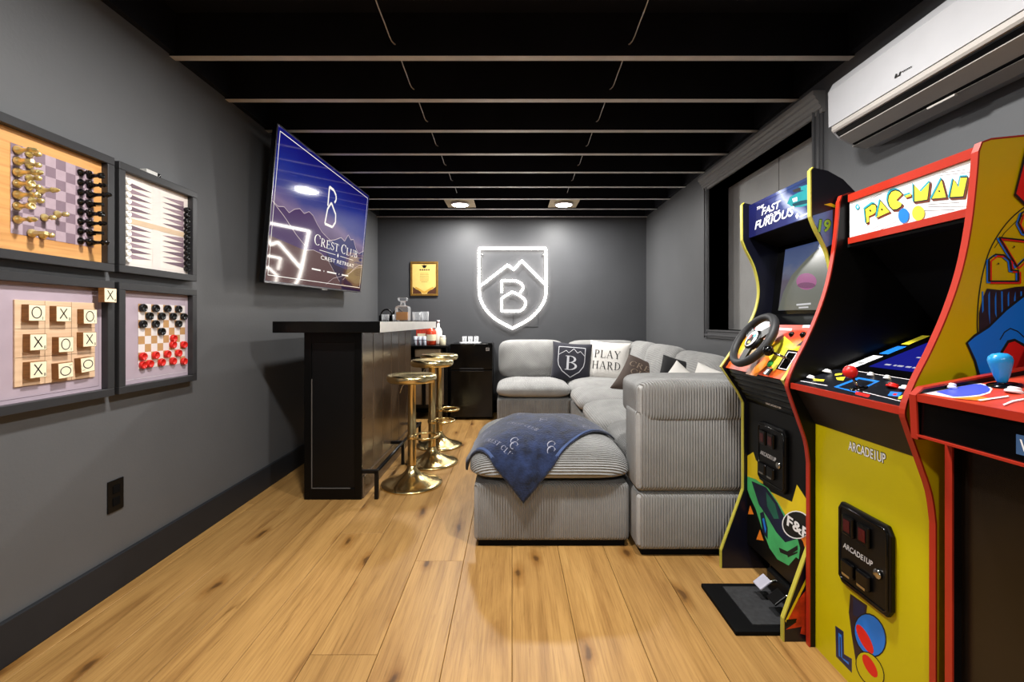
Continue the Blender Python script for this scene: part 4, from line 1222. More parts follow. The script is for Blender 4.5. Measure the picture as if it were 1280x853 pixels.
def btext(polys, u, v, fit=None, h=None):
    ax = (bl(u + .01, v) - bl(u, v)).normalized(); cr_ = (bl(u, v + .01) - bl(u, v)).normalized()
    o = bl(u, v)
    def lift(p): return drape(p.x, p.y, .0175)
    put_text(m, polys, (o.x, o.y, 0), (cr_.x, cr_.y, 0), (-ax.x, -ax.y, 0), 0, fit=fit, h=h, lift=lift)
for u, v in ((.10, .12), (.12, .62), (.42, .10), (.46, .50), (.80, .15), (.83, .60), (.66, .86), (.28, .85)):
    btext(serif_polys('C'), u, v, h=.045)
    btext(serif_polys('C'), u + .03, v + .035, h=.045)
for u, v in ((.30, .30), (.63, .28), (.92, .36), (.16, .30)):
    btext(serif_polys('CREST CLUB', .14), u, v, fit=.22, h=.026)
tag(m.obj('monogram_print', CRE, bo), 'cream C monograms and club lettering')

# ------------------------------------------------------------------ throw pillows
def pillow(name, label, c, rot, size, thick, m_, extra=None):
    a = size / 2
    def surf(u, v, s):
        x = a * u * (1 - .07 * (1 - v * v)); z = a * v * (1 - .07 * (1 - u * u))
        w_ = thick / 2 * (max(0, (1 - u ** 4) * (1 - v ** 4))) ** .55
        return Vector((x, s * w_, z))
    m = MB()
    f = lambda t: math.sin((t - .5) * PI)
    m.grid(lambda u, v: surf(f(u), f(v), -1), 18, 18)
    m.grid(lambda u, v: surf(f(u), f(v), 1), 18, 18)
    o = weld(m.obj(name, m_))
    o.location = c; o.rotation_euler = tuple(R(q) for q in rot)
    tag(o, label, 'pillow', 'throw pillows on the sofa')
    def lift(p):
        u, v = max(-1, min(1, p.x / a)), max(-1, min(1, p.z / a))
        for _ in range(3):
            u = max(-1, min(1, p.x / (a * (1 - .07 * (1 - v * v))))); v = max(-1, min(1, p.z / (a * (1 - .07 * (1 - u * u)))))
        q = surf(u, v, -1); return Vector((p.x, q.y - .003, p.z))
    if extra: extra(o, lift)
    return o
NAVYP = mat('pillow_charcoal', (40, 40, 50), .75, spec=.3, var=.12, bump=.3, bscale=200, sheen=.2)
WHTP = mat('pillow_white', (228, 224, 218), .85, var=.03, bump=.3, bscale=200)
BRNP = mat('pillow_brown', (66, 52, 44), .8, var=.12, bump=.3, bscale=200)
BLKC = mat('pillow_black', (18, 18, 20), .8, var=.1)
LINK = mat('pillow_print_pale', (200, 200, 206), .8, var=.05)
def strip(m, pts, w_, lift, closed=False):
    pts = [Vector((p[0], p[1])) for p in pts]
    n = len(pts)
    for i in range(n if closed else n - 1):
        a, b_ = pts[i], pts[(i + 1) % n]
        d = (b_ - a).normalized(); nn = Vector((-d.y, d.x)) * w_ / 2
        for k in range(4):
            p, q = a.lerp(b_, k / 4), a.lerp(b_, (k + 1) / 4)
            m.poly([lift(Vector((s.x, 0, s.y))) for s in (p + nn, q + nn, q - nn, p - nn)])
def ex_shield(o, lift):
    m = MB()
    sh = [(-.14, .15), (.14, .15), (.14, .0), (.13, -.05), (.09, -.11), (0, -.17), (-.09, -.11), (-.13, -.05), (-.14, 0)]
    strip(m, sh, .008, lift, True)
    strip(m, [(-.14, .06), (-.06, .11), (-.03, .085), (.02, .135), (.06, .09), (.09, .11), (.14, .06)], .006, lift)
    put_text(m, serif_polys('B'), (-.062, 0, -.095), (1, 0, 0), (0, 0, 1), fit=.125, h=.15, lift=lift)
    m.obj('shield_print', LINK, o, local=True)
def ex_play(o, lift):
    m = MB()
    put_text(m, serif_polys('PLAY', .1), (-.15, 0, .02), (1, 0, 0), (0, 0, 1), fit=.27, h=.085, lift=lift)
    put_text(m, serif_polys('HARD', .1), (-.165, 0, -.10), (1, 0, 0), (0, 0, 1), fit=.29, h=.085, lift=lift)
    m.obj('lettering', INK, o, local=True)
def ex_crest(o, lift):
    m = MB()
    put_text(m, serif_polys('CREST', .1), (-.16, 0, .05), (1, 0, 0), (0, 0, 1), fit=.30, h=.06, lift=lift)
    put_text(m, serif_polys('CLUB', .1), (-.12, 0, -.03), (1, 0, 0), (0, 0, 1), fit=.24, h=.06, lift=lift)
    m.obj('lettering', mat('pillow_print_brown', (134, 116, 100), .8), o, local=True)
pillow('throw_pillow', 'charcoal pillow printed with a shield and letter B', (.635, 4.90, .628), (-14, 4, -8), .43, .15, NAVYP, ex_shield)
pillow('throw_pillow', 'white pillow lettered PLAY HARD', (1.03, 4.86, .640), (-14, 4, -16), .43, .15, WHTP, ex_play)
pillow('throw_pillow', 'dark brown pillow with faint lettering, tilted on the window-side seats', (1.15, 4.02, .545), (-46, 22, -24), .43, .14, BRNP, ex_crest)
pillow('throw_pillow', 'white pillow peaking above the near sofa back', (1.12, 3.00, .535), (-24, 40, -20), .40, .14, WHTP)
pillow('throw_pillow', 'black pillow wedged behind the white pillow peak', (1.22, 3.24, .595), (-20, 12, -30), .40, .13, BLKC)
pillow('throw_pillow', 'white pillow behind the near sofa back, half hidden by the racing cabinet', (1.27, 2.82, .565), (-20, 16, -40), .40, .14, WHTP)

# ------------------------------------------------------------------ air conditioner
ac = thing('air_conditioner', 'white wall-mounted split air conditioner above the arcade cabinets', 'air conditioner', (XW, 1.56, 1.82))
AY0, AY1 = 1.13, 1.975
ACW = mat('ac_white', (178, 178, 181), .3, spec=.5, var=.02)
ACG = mat('ac_grey', (176, 170, 164), .4, var=.03)
def yx(u, v, w_): return Vector((u, w_, v))
body = [(XW, 2.105), (1.44, 2.105), (1.395, 2.09), (1.375, 2.06), (1.372, 1.93), (1.378, 1.875), (1.40, 1.85), (1.455, 1.822), (1.52, 1.812), (XW, 1.815)]
MB().prism(body, yx, AY0 + .012, AY1 - .012).obj('housing', ACW, ac, bevel=.006)
for y in (AY0, AY1 - .012):
    MB().prism([(XW, 2.10), (1.445, 2.10), (1.40, 2.085), (1.380, 2.055), (1.378, 1.93), (1.384, 1.88), (1.405, 1.856), (1.458, 1.828), (1.52, 1.818), (XW, 1.82)], yx, y, y + .012).obj('end_cap', ACW, ac, bevel=.008)
MB().prism([(1.372, 1.90), (1.366, 1.90), (1.364, 2.05), (1.384, 2.088), (1.43, 2.108), (1.43, 2.104), (1.39, 2.084), (1.372, 2.05)], yx, AY0 + .004, AY1 - .004).obj('front_panel', ACW, ac)
MB().prism([(1.374, 1.872), (1.368, 1.880), (1.368, 1.897), (1.374, 1.898)], yx, AY0 + .02, AY1 - .02).obj('front_lip', ACG, ac)
MB().prism([(1.381, 1.870), (1.379, 1.864), (1.392, 1.852), (1.395, 1.856)], yx, AY0 + .03, AY1 - .03).obj('outlet_slot', BLACK, ac)
MB().prism([(1.394, 1.852), (1.391, 1.847), (1.444, 1.820), (1.447, 1.825)], yx, AY0 + .035, AY1 - .035).obj('louver', ACG, ac)
MB().prism([(1.448, 1.824), (1.446, 1.818), (1.456, 1.815), (1.458, 1.821)], yx, AY0 + .035, AY1 - .035).obj('louver_gap', BLACKM, ac)
MB().prism([(1.458, 1.820), (1.456, 1.813), (1.515, 1.803), (1.516, 1.812)], yx, AY0 + .02, AY1 - .02).obj('lower_grille', ACG, ac)
MB().box(1.452, 1.468, 1.50, 1.60, 1.806, 1.814).obj('latch_tab', ACG, ac, bevel=.002)
m = MB()
Oa, Na = Vector((1.3635, 1.7, 1.95)), Vector((-1, 0, 0))
for q in ([(1118, 98), (1120.5, 97), (1121.5, 92), (1119.5, 92.5)], [(1120.5, 95.5), (1124, 93.5), (1124, 94.5), (1120.5, 96.5)], [(1123, 95.5), (1125, 94.5), (1126.5, 89), (1124.5, 90)]):
    m.poly([hit(a, b_, Oa, Na) + Na * .0006 for a, b_ in q])
for k in range(6):
    a = 1127.5 + k * 2.1; y = 90.6 - k * 1.15
    m.poly([hit(p, q, Oa, Na) + Na * .0006 for p, q in ((a, y), (a + 1.6, y - .9), (a + 1.6, y - 2.4), (a, y - 1.5))])
m.obj('maker_mark', INK, ac)

# ------------------------------------------------------------------ arcade cabinets (backs to the right wall, facing the bar)
def xz(u, v, w_): return Vector((u, w_, v))
TH = .015
def molding(poly, i0, i1, y0, y1, t=.004):
    """Edge strip over outline points i0..i1 of a side panel."""
    m = MB()
    n = len(poly)
    idx = list(range(i0, i1 + 1))
    P = [Vector(poly[i % n]) for i in idx]
    out = []
    for k, p in enumerate(P):
        a = P[max(k - 1, 0)]; b_ = P[min(k + 1, len(P) - 1)]
        d = (b_ - a).normalized(); out.append(p + Vector((-d.y, d.x)) * t)
    vs, fs = [], []
    for p, q in zip(P, out):
        vs += [(p.x, y0 - .0008, p.y), (q.x, y0 - .0008, q.y), (q.x, y1 + .0008, q.y), (p.x, y1 + .0008, p.y)]
    for k in range(len(P) - 1):
        a, b_ = 4 * k, 4 * k + 4
        fs += [(a, a + 1, b_ + 1, b_), (a + 1, a + 2, b_ + 2, b_ + 1), (a + 2, a + 3, b_ + 3, b_ + 2)]
    m.add(vs, fs)
    return m
def side(t, poly, y0, mside, medge, i1):
    o = MB().prism(poly, xz, y0, y0 + TH).obj('side_panel', mside, t)
    molding(poly, 0, i1, y0, y0 + TH).obj('edge_molding', medge, o)
    return o
def slab(t, name, a, b_, th, y0, y1, m_, bevel=0.0):
    """Board between profile points a and b (X, Z), thickness th behind the a-b line (to its right)."""
    a, b_ = Vector(a), Vector(b_)
    d = (b_ - a).normalized(); n = Vector((d.y, -d.x)) * th
    return MB().prism([tuple(a), tuple(b_), tuple(b_ + n), tuple(a + n)], xz, y0, y1).obj(name, m_, t, bevel=bevel)

YEL = mat('cabinet_yellow', (206, 176, 8), .32, spec=.5, var=.04, vscale=4)
LIME = mat('panel_lime_yellow', (192, 178, 8), .35, spec=.5, var=.04, vscale=4)
REDE = mat('edge_red', (166, 42, 24), .35, var=.04)
YEDGE = mat('edge_yellow', (186, 178, 70), .35, var=.04)
NAVY = mat('cabinet_navy', (9, 10, 24), .35, var=.2, vscale=5)
PRINTW = mat('print_white', (238, 238, 240), .4, var=.02)
PBLUE = mat('print_blue', (26, 118, 220), .4, var=.03); PTEAL = mat('print_teal', (40, 150, 170), .4, var=.05)
ORG = mat('print_orange', (230, 128, 34), .4, var=.06)
PBROWN = mat('print_brown', (110, 48, 30), .4, var=.04); PYEL = mat('print_yellow', (240, 226, 60), .4, var=.03)
PRED = mat('print_red', (216, 30, 26), .4, var=.04); PNAVY = mat('print_navy', (24, 34, 74), .4, var=.1)
PDARK = mat('print_dark_brown', (40, 26, 34), .4, var=.3, vscale=40)

def coin_door(t, X, ya, yb, za, zb, k=1.0):
    """ya far edge, yb near edge; panel facing -X at X."""
    cd = MB()
    c = .022
    pts = [(ya, za + c), (ya - c * .6, za), (yb + c * .6, za), (yb, za + c), (yb, zb - c), (yb + c * .6, zb), (ya - c * .6, zb), (ya, zb - c)]
    cd.prism(pts, lambda u, v, w_: Vector((w_, u, v)), X - .014, X)
    cd = cd.obj('coin_door', BLACK, t, bevel=.004)
    W, H = ya - yb, zb - za
    rim = MB().tube([(X - .014, u, v) for u, v in [(ya - .01, za + .02), (ya - .02, za + .012), (yb + .02, za + .012), (yb + .01, za + .02), (yb + .01, zb - .02), (yb + .02, zb - .012), (ya - .02, zb - .012), (ya - .01, zb - .02)]], .004, 6, closed=True)
    rim.obj('rim', BLACKG, cd)
    for q in (.26, .56):
        yc = ya - W * q
        MB().box(X - .024, X - .013, yc - .022, yc + .022, zb - H * .36, zb - H * .12).obj('coin_slot', BLACKG, cd, bevel=.004)
        MB().box(X - .0252, X - .0235, yc - .012, yc + .012, zb - H * .31, zb - H * .17).obj('coin_button', mat('coin_red', (70, 10, 12), .2, var=.1), cd)
        MB().box(X - .026, X - .013, yc - .024, yc + .024, za + H * .15, za + H * .33).obj('return_flap', BLACKG, cd, bevel=.005)
        MB().box(X - .0275, X - .0255, yc - .015, yc + .015, za + H * .15, za + H * .18).obj('flap_lip', CHROME, cd)
    m = MB()
    put_text(m, text_polys('ARCADE1UP', .15, .02), (X - .0146, ya - W * .12, zb - H * .55), (0, -1, 0), (0, 0, 1), fit=W * .58, h=.016)
    m.obj('logo', mat('logo_silver', (190, 190, 192), .4), cd)
    MB().lathe([(.013, 0), (.013, .006), (.009, .008), (.001, .008)], Matrix.Translation((X - .014, ya - W * .80, zb - H * .58)) @ Matrix.Rotation(-PI / 2, 4, 'Y'), 16).obj('lock', CHROME, cd)

def button(t, x, y, z, ang, r, m_, label=None):
    """Push button with its axis tilted in the X-Z plane; ang = angle of the deck from level."""
    mt2 = Matrix.Translation((x, y, z)) @ Matrix.Rotation(-R(ang), 4, 'Y')
    b = MB().lathe([(r, 0), (r, .004), (r * .86, .006)], mt2, 18).obj('button_ring', m_, t)
    MB().lathe([(r * .72, .004), (r * .72, .010), (r * .5, .012), (.001, .0125)], mt2, 18).obj('button_cap', m_, b)

# ---- yellow maze-game cabinet
PY0, PY1 = 1.048, 1.508
pm = thing('arcade_cabinet', 'yellow arcade cabinet with red edges and PAC-MAN marquee', 'arcade cabinet', (1.24, (PY0 + PY1) / 2, 0))
curve = crom([(.975, .60), (.965, .67), (.94, .745), (.912, .825), (.905, .862), (.928, .925), (.965, .998), (1.005, 1.09), (1.036, 1.185), (1.056, 1.285), (1.068, 1.39), (1.073, 1.455)], 4)
PMP = [(.975, 0.0)] + [tuple(p) for p in curve] + [(1.08, 1.475), (1.10, 1.482), (1.20, 1.492), (1.50, 1.497), (1.50, 0.0)]
ne = len(PMP) - 3
sp_n = side(pm, PMP, PY0, YEL, REDE, ne)
sp_f = side(pm, PMP, PY1 - TH, BLACK, REDE, ne)
yi0, yi1 = PY0 + TH, PY1 - TH
lp = slab(pm, 'lower_panel', (.992, .0), (.992, .732), .014, yi0, yi1, LIME)
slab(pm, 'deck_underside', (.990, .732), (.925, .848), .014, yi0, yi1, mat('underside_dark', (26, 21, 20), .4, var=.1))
DA = math.degrees(math.atan2(.047, .138))
dk = slab(pm, 'control_deck', (.918, .862), (1.056, .909), .018, yi0, yi1, mat('deck_black', (20, 22, 28), .3, var=.3, vscale=30))
MB().box(.910, .919, yi0, yi1, .846, .864).obj('deck_edge', REDE, dk)
slab(pm, 'screen_bezel', (1.056, .909), (1.40, 1.048), .012, yi0, yi1, BLACKG)
SLO = math.atan2(.139, .344)
SCB = mat('game_screen_blue', (8, 8, 20), .1, spec=.6, var=0, emit=.9, emit_col=(22, 26, 140))
def bezp(s, y, lift): # point on the bezel: s along the slope
    return Vector((1.056 + s * math.cos(SLO) - lift * math.sin(SLO), y, .909 + s * math.sin(SLO) + lift * math.cos(SLO)))
scn = MB().add([bezp(.045, 1.405, .001), bezp(.045, 1.115, .001), bezp(.32, 1.115, .001), bezp(.32, 1.405, .001)], [(0, 1, 2, 3)]).obj('game_screen', SCB, pm)
m = MB(); rr = random.Random(2)
def sb_(s, y, w_, h, mi): m.add([bezp(s, y, .0018), bezp(s, y - w_, .0018), bezp(s + h, y - w_, .0018), bezp(s + h, y, .0018)], [(0, 1, 2, 3)], mi)
y = 1.37
for k in range(9):
    w_ = rr.uniform(.008, .02); sb_(.065, y, w_, .008, 0); y -= w_ + rr.uniform(.004, .012)
for s, y in ((.13, 1.33), (.17, 1.30), (.12, 1.25), (.19, 1.22)): sb_(s, y, .012, .006, 0)
m.obj('screen_text', [mat('screen_white', (10, 10, 10), .2, var=0, emit=.8, emit_col=(225, 225, 240))], scn)
m = MB()
def card(s0, s1, y0, y1, mi): m.add([bezp(s0, y0, .002), bezp(s0, y1, .002), bezp(s1, y1, .002), bezp(s1, y0, .002)], [(0, 1, 2, 3)], mi)
card(.02, .12, 1.475, 1.435, 0); card(.135, .20, 1.47, 1.435, 1); card(.215, .29, 1.475, 1.445, 2)
for k in range(4): card(.03 + k * .022, .044 + k * .022, 1.467, 1.443, 3)
m.obj('instruction_cards', [PRINTW, PBLUE, PYEL, mat('print_grey', (150, 150, 152), .5)], pm)
slab(pm, 'back_panel', (1.40, 1.04), (1.16, 1.32), .01, yi0, yi1, BLACKM)
slab(pm, 'speaker_panel', (1.16, 1.318), (1.095, 1.318), -.012, yi0, yi1, BLACKM)
slab(pm, 'top_board', (1.105, 1.478), (1.49, 1.488), .014, yi0, yi1, BLACK)
slab(pm, 'rear_board', (1.49, 0.01), (1.49, 1.48), -.01, yi0, yi1, BLACKM)
# marquee: white face in a red frame
XM = 1.095
mq = MB().box(XM, XM + .012, yi0 + .002, yi1 - .012, 1.322, 1.470).obj('marquee', PRINTW, pm)
for a in ((yi0, yi1 - .012, 1.452, 1.476), (yi0, yi1 - .012, 1.316, 1.336), (yi0, yi0 + .008, 1.336, 1.452)):
    MB().box(XM - .006, XM + .002, a[0], a[1], a[2], a[3]).obj('marquee_rail', REDE, mq)
def mp_(pts): return [(1040 + u / 5.333, 170 + v / 5.333) for u, v in pts]
LT = [[(222, 490), (270, 455), (290, 458), (298, 480), (293, 508), (275, 523), (245, 536), (248, 574), (232, 583)],
      [(325, 432), (387, 507), (300, 546)],
      [(470, 388), (452, 370), (425, 362), (398, 372), (380, 400), (376, 435), (386, 470), (408, 492), (436, 490), (462, 472), (470, 452), (430, 428)],
      [(490, 398), (528, 385), (530, 400), (494, 413)],
      [(552, 440), (550, 326), (595, 372), (655, 308), (640, 426)],
      [(735, 290), (766, 411), (668, 421)],
      [(790, 411), (815, 290), (848, 345), (862, 278), (908, 276), (880, 405)]]
lay = []
for x0, y0_, x1, y1_ in ((215, 445, 390, 365), (270, 620, 440, 530), (300, 638, 445, 560), (700, 265, 930, 240), (735, 245, 890, 224), (610, 458, 850, 442), (640, 470, 900, 468), (560, 500, 820, 490), (235, 425, 330, 385)):
    lay.append((INK, mp_([(x0, y0_), (x1, y1_), (x1, y1_ + 3), (x0, y0_ + 3)])))
for L_ in LT:
    c = (sum(p[0] for p in L_) / len(L_), sum(p[1] for p in L_) / len(L_))
    gr = lambda k, dx, dy: [(c[0] + (p[0] - c[0]) * k + dx, c[1] + (p[1] - c[1]) * k + dy) for p in L_]
    lay.append((PTEAL, mp_(gr(1.10, -8, -9)))); lay.append((PBROWN, mp_(gr(1.10, 8, 8)))); lay.append((INK, mp_(gr(1.10, 0, 0)))); lay.append((PYEL, mp_(gr(.95, 0, 0))))
for c in ((258, 497), (336, 490), (720, 369)): lay.append((INK, mp_(ell(c[0], c[1], 6, 7, 10))))
lay.append((PTEAL, mp_(ell(173, 473, 14, 19, 14)))); lay.append((PRINTW, mp_(ell(175, 473, 6, 9, 10))))
lay.append((PBLUE, mp_(ell(482, 532, 36, 50, 16)))); lay.append((PYEL, mp_(ell(580, 515, 42, 50, 16))))
decal('marquee_print', mq, (XM, 1.3, 1.4), (-1, 0, 0), lay, eps=.00005)
# deck controls
dkp = lambda px, py: hit(px, py, (.918, 1.3, .862), (-math.sin(R(DA)), 0, math.cos(R(DA))))
for (px, py), r_, m_ in (((1013.5, 474), .013, PRINTW), ((1034, 466.5), .014, PRINTW), ((1116, 485), .016, PRED), ((1131.5, 488), .014, PRINTW), ((1088, 470.5), .009, PRINTW), ((1108.5, 474.5), .009, PRINTW)):
    p = dkp(px, py); button(dk, p.x, p.y, p.z, -DA, r_, m_)
p = dkp(1073.5, 486)
jn = Vector((-math.sin(R(DA)), 0, math.cos(R(DA))))
js = MB().lathe([(.022, 0), (.022, .002), (.004, .003)], Matrix.Translation(p) @ Matrix.Rotation(-R(DA), 4, 'Y'), 20).obj('joystick', BLACKG, dk)
MB().tube([p, p + jn * .03 + Vector((.002, .012, 0))], .004, 8).obj('stick_shaft', CHROME, js)
tip = p + jn * .047 + Vector((.003, .016, 0))
MB().lathe([(.018 * math.sin(PI * k / 10) + .0001, -.018 * math.cos(PI * k / 10)) for k in range(11)], Matrix.Translation(tip), 20).obj('stick_ball', PRED, js)
DN = tuple(jn)
dp = lambda pts: [(990 + u / 6.737, 420 + v / 6.737) for u, v in pts]
lay = [(PBLUE, dp([(350, 430), (560, 350), (740, 380), (540, 480)])), (MATS['deck_black'], dp([(385, 432), (565, 365), (700, 388), (535, 465)])),
       (PYEL, dp([(185, 362), (275, 368), (265, 384), (178, 378)])), (PYEL, dp([(365, 320), (425, 315), (415, 330), (360, 336)])), (PYEL, dp([(370, 352), (450, 346), (432, 378), (380, 372)])),
       (PRED, dp([(540, 470), (660, 500), (640, 520), (530, 492)])), (PBLUE, dp([(830, 470), (930, 478), (900, 515), (805, 505)])), (PRED, dp([(860, 485), (890, 488), (875, 505), (845, 500)])),
       (PYEL, dp([(900, 515), (935, 500), (925, 530), (895, 535)])), (WLINE, dp([(70, 378), (300, 420), (298, 424), (68, 382)])), (WLINE, dp([(600, 472), (920, 552), (918, 556), (598, 476)])), (WLINE, dp([(430, 278), (1030, 375), (1030, 379), (430, 282)]))]
decal('deck_print', dk, (.918, 1.3, .862), DN, lay, eps=.00006)
# front panel print and coin door
coin_door(pm, .992, 1.372, 1.180, .290, .530)
m = MB()
p0 = hit(1060.5, 563, (.992, 1, 0), (-1, 0, 0)); p1 = hit(1108, 578, (.992, 1, 0), (-1, 0, 0))
put_text(m, text_polys('ARCADE1UP', .0, .05), p0 + Vector((-.0006, 0, 0)), (0, -1, 0), (0, 0, 1), 1, fit=p0.y - p1.y, h=.030)
put_text(m, text_polys('ARCADE1UP', .0, .015), p0 + Vector((-.0010, -.001, .001)), (0, -1, 0), (0, 0, 1), 0, fit=(p0.y - p1.y) * .98, h=.027)
m.obj('logo', [PRINTW, INK], lp)
fp = lambda pts: [(1010 + u / 3.37, 600 + v / 3.37) for u, v in pts]
lay = [(PNAVY, fp([(115, 615), (150, 640), (152, 735), (185, 755), (185, 815), (118, 745)])), (PBLUE, fp([(128, 645), (142, 655), (144, 750), (172, 770), (172, 780), (130, 742)])), (PNAVY, fp([(133, 660), (138, 664), (140, 758), (165, 776), (163, 776), (134, 740)])),
       (PDARK, fp([(178, 480), (250, 530), (245, 570), (222, 805), (205, 790), (185, 660), (172, 560)])), (PNAVY, fp([(190, 495), (240, 535), (236, 590), (190, 570)])),
       (INK, fp(ell(262, 655, 66, 96, 22, rot=-18))), (PBLUE, fp(ell(262, 655, 61, 90, 22, rot=-18))), (PRED, fp(ell(240, 672, 20, 70, 18, rot=-28))),
       (INK, fp(ell(262, 800, 52, 84, 20, rot=-30))), (LIME, fp(ell(262, 800, 48, 79, 20, rot=-30))), (PRED, fp(ell(262, 785, 20, 56, 16, rot=-30)))]
decal('panel_print', lp, (.992, 1.3, .5), (-1, 0, 0), lay, eps=.00006)
# large print on the outer side
sp_ = lambda pts: [(1180 + u / 2.75, 170 + v / 2.75) for u, v in pts]
def band(pts, w_, m_):
    out = []
    for a, b_ in zip(pts, pts[1:]):
        d = Vector((b_[0] - a[0], b_[1] - a[1])).normalized(); n = Vector((-d.y, d.x)) * w_ / 2; e = d * w_ * .3
        out.append((m_, sp_([(a[0] + n.x - e.x, a[1] + n.y - e.y), (b_[0] + n.x + e.x, b_[1] + n.y + e.y), (b_[0] - n.x + e.x, b_[1] - n.y + e.y), (a[0] - n.x - e.x, a[1] - n.y - e.y)])))
    return out
lay = []
arc = [tuple(p) for p in crom([(330, 215), (272, 248), (215, 300), (165, 375), (138, 450), (120, 540), (113, 640), (118, 720), (128, 853)], 4)]
lay += band(arc, 4.5, INK)
lay += band([(300, 250), (255, 285), (205, 335), (172, 385)], 2.5, INK)
lay.append((PDARK, sp_([(145, 525), (190, 530), (240, 520), (420, 505), (420, 640), (250, 700), (118, 700), (118, 610), (130, 560)])))
for k in range(7):
    u = 128 + k * 22; lay.append((PBLUE, sp_([(u, 535 + 12 * (k % 3)), (u + 5, 535), (u + 6, 600 + 25 * ((k * 2) % 3)), (u + 1, 610)])))
lay.append((INK, sp_([(72, 712), (100, 684), (150, 652), (210, 592), (340, 490), (440, 450), (520, 470), (560, 560), (545, 700), (480, 830), (400, 900), (132, 900), (100, 775)])))
lay.append((PBLUE, sp_([(80, 712), (103, 692), (153, 660), (214, 600), (342, 500), (440, 461), (514, 480), (551, 562), (536, 698), (472, 824), (394, 890), (142, 890), (108, 772)])))
lay.append((INK, sp_([(180, 800), (192, 740), (215, 703), (240, 697), (275, 716), (340, 760), (380, 830), (370, 890), (180, 890)])))
lay.append((PRED, sp_([(190, 800), (200, 745), (220, 712), (240, 706), (270, 724), (334, 768), (370, 832), (360, 882), (190, 882)])))
lay += band([(190, 700), (205, 675), (225, 662), (250, 672), (275, 695)], 4, INK)
lay += band([(255, 900), (268, 800), (330, 745)], 7, INK)
for m_, dx, dy in ((PBLUE, -5, 4), (PRED, 8, 6), (INK, 0, 0)):
    sh_ = lambda L_: [(x + dx, y + dy) for x, y in L_]
    lay += band(sh_([(150, 500), (150, 425), (172, 408), (200, 410), (222, 428), (226, 462), (250, 464), (250, 500), (150, 500)]), 5, m_)
    lay += band(sh_([(185, 350), (330, 366), (245, 450), (185, 350)]), 5, m_)
    lay += band(sh_([(300, 245), (262, 265), (250, 300), (268, 335), (300, 345)]), 5, m_)
for c in ((181, 440), (235, 382)): lay.append((INK, sp_(ell(c[0], c[1], 3, 3.5, 8))))
lay.append((INK, sp_([(235, 205), (262, 95), (275, 40), (340, 20), (430, 30), (450, 120), (420, 220), (350, 250), (270, 240)])))
lay.append((PRED, sp_([(242, 200), (268, 100), (282, 48), (340, 30), (422, 38), (440, 120), (412, 214), (346, 240), (272, 230)])))
decal('side_print', sp_n, (1.2, PY0, 1.2), (0, -1, 0), lay, eps=.00004)

# ---- racing cabinet
FY0, FY1 = 1.518, 1.985
ff = thing('arcade_cabinet', 'black racing arcade cabinet with steering wheel, yellow edges and green car print', 'arcade cabinet', (1.2, (FY0 + FY1) / 2, 0))
cv2 = crom([(1.022, 1.04), (1.055, 1.115), (1.068, 1.20), (1.050, 1.295), (1.012, 1.375), (.996, 1.415)], 5)
FFP = [(.905, 0.0), (.905, .075), (1.0, .34), (1.0, .715), (.975, .765), (.905, .868)] + [tuple(p) for p in cv2] + [(.995, 1.568), (1.003, 1.576), (1.05, 1.566), (1.10, 1.538), (1.145, 1.492), (1.30, 1.475), (1.50, 1.47), (1.50, 0.0)]
ne = len(FFP) - 7
fs_n = side(ff, FFP, FY0, NAVY, YEDGE, ne)
fs_f = side(ff, FFP, FY1 - TH, NAVY, YEDGE, ne)
yi0, yi1 = FY0 + TH, FY1 - TH
XF = 1.014
fp_ = slab(ff, 'lower_panel', (XF, .11), (XF, .722), .014, yi0, yi1, BLACK)
slab(ff, 'deck_front', (XF, .722), (.922, .862), .012, yi0, yi1, BLACKG)
for k in range(5):
    f0 = .12 + k * .17; a = Vector((XF, .722)).lerp(Vector((.922, .862)), f0); b_ = Vector((XF, .722)).lerp(Vector((.922, .862)), f0 + .07)
    slab(ff, 'deck_rib', (a.x - .003, a.y), (b_.x - .003, b_.y), .006, yi0 + .02, yi1 - .02, BLACK)
def flame():
    m = bpy.data.materials.new('control_flame_print'); m.use_nodes = True
    nt = m.node_tree; b = nt.nodes['Principled BSDF']; L = nt.links.new
    tc = nt.nodes.new('ShaderNodeTexCoord'); sp = nt.nodes.new('ShaderNodeSeparateXYZ'); L(tc.outputs['Generated'], sp.inputs[0])
    nz = nt.nodes.new('ShaderNodeTexNoise'); nz.inputs['Scale'].default_value = 5; L(tc.outputs['Generated'], nz.inputs['Vector'])
    ad = nt.nodes.new('ShaderNodeMath'); ad.operation = 'MULTIPLY_ADD'; ad.inputs[1].default_value = .5; L(nz.outputs['Fac'], ad.inputs[0]); L(sp.outputs[2], ad.inputs[2])
    rp = nt.nodes.new('ShaderNodeValToRGB'); cr = rp.color_ramp
    cr.elements[0].position = .2; cr.elements[0].color = lin((206, 70, 38)); cr.elements[1].position = 1.15 if False else 1.0; cr.elements[1].color = lin((196, 66, 44))
    for p_, c_ in ((.45, (222, 110, 34)), (.62, (232, 196, 30)), (.78, (232, 172, 36)), (.9, (214, 100, 50))):
        e = cr.elements.new(p_); e.color = lin(c_)
    sb = nt.nodes.new('ShaderNodeMath'); sb.operation = 'SUBTRACT'; sb.inputs[1].default_value = .1; L(ad.outputs[0], sb.inputs[0])
    L(sb.outputs[0], rp.inputs['Fac']); L(rp.outputs[0], b.inputs['Base Color']); b.inputs['Roughness'].default_value = .35
    return m
cp = slab(ff, 'control_panel', (.922, .866), (1.042, 1.052), .012, yi0, yi1, flame())
CN = Vector((-.186, 0, .12)).normalized()     # outward normal of the control panel
CO = Vector((.922, 1.75, .866))
cpx = lambda u, v: (895 + u / 6.56, 370 + v / 6.56)
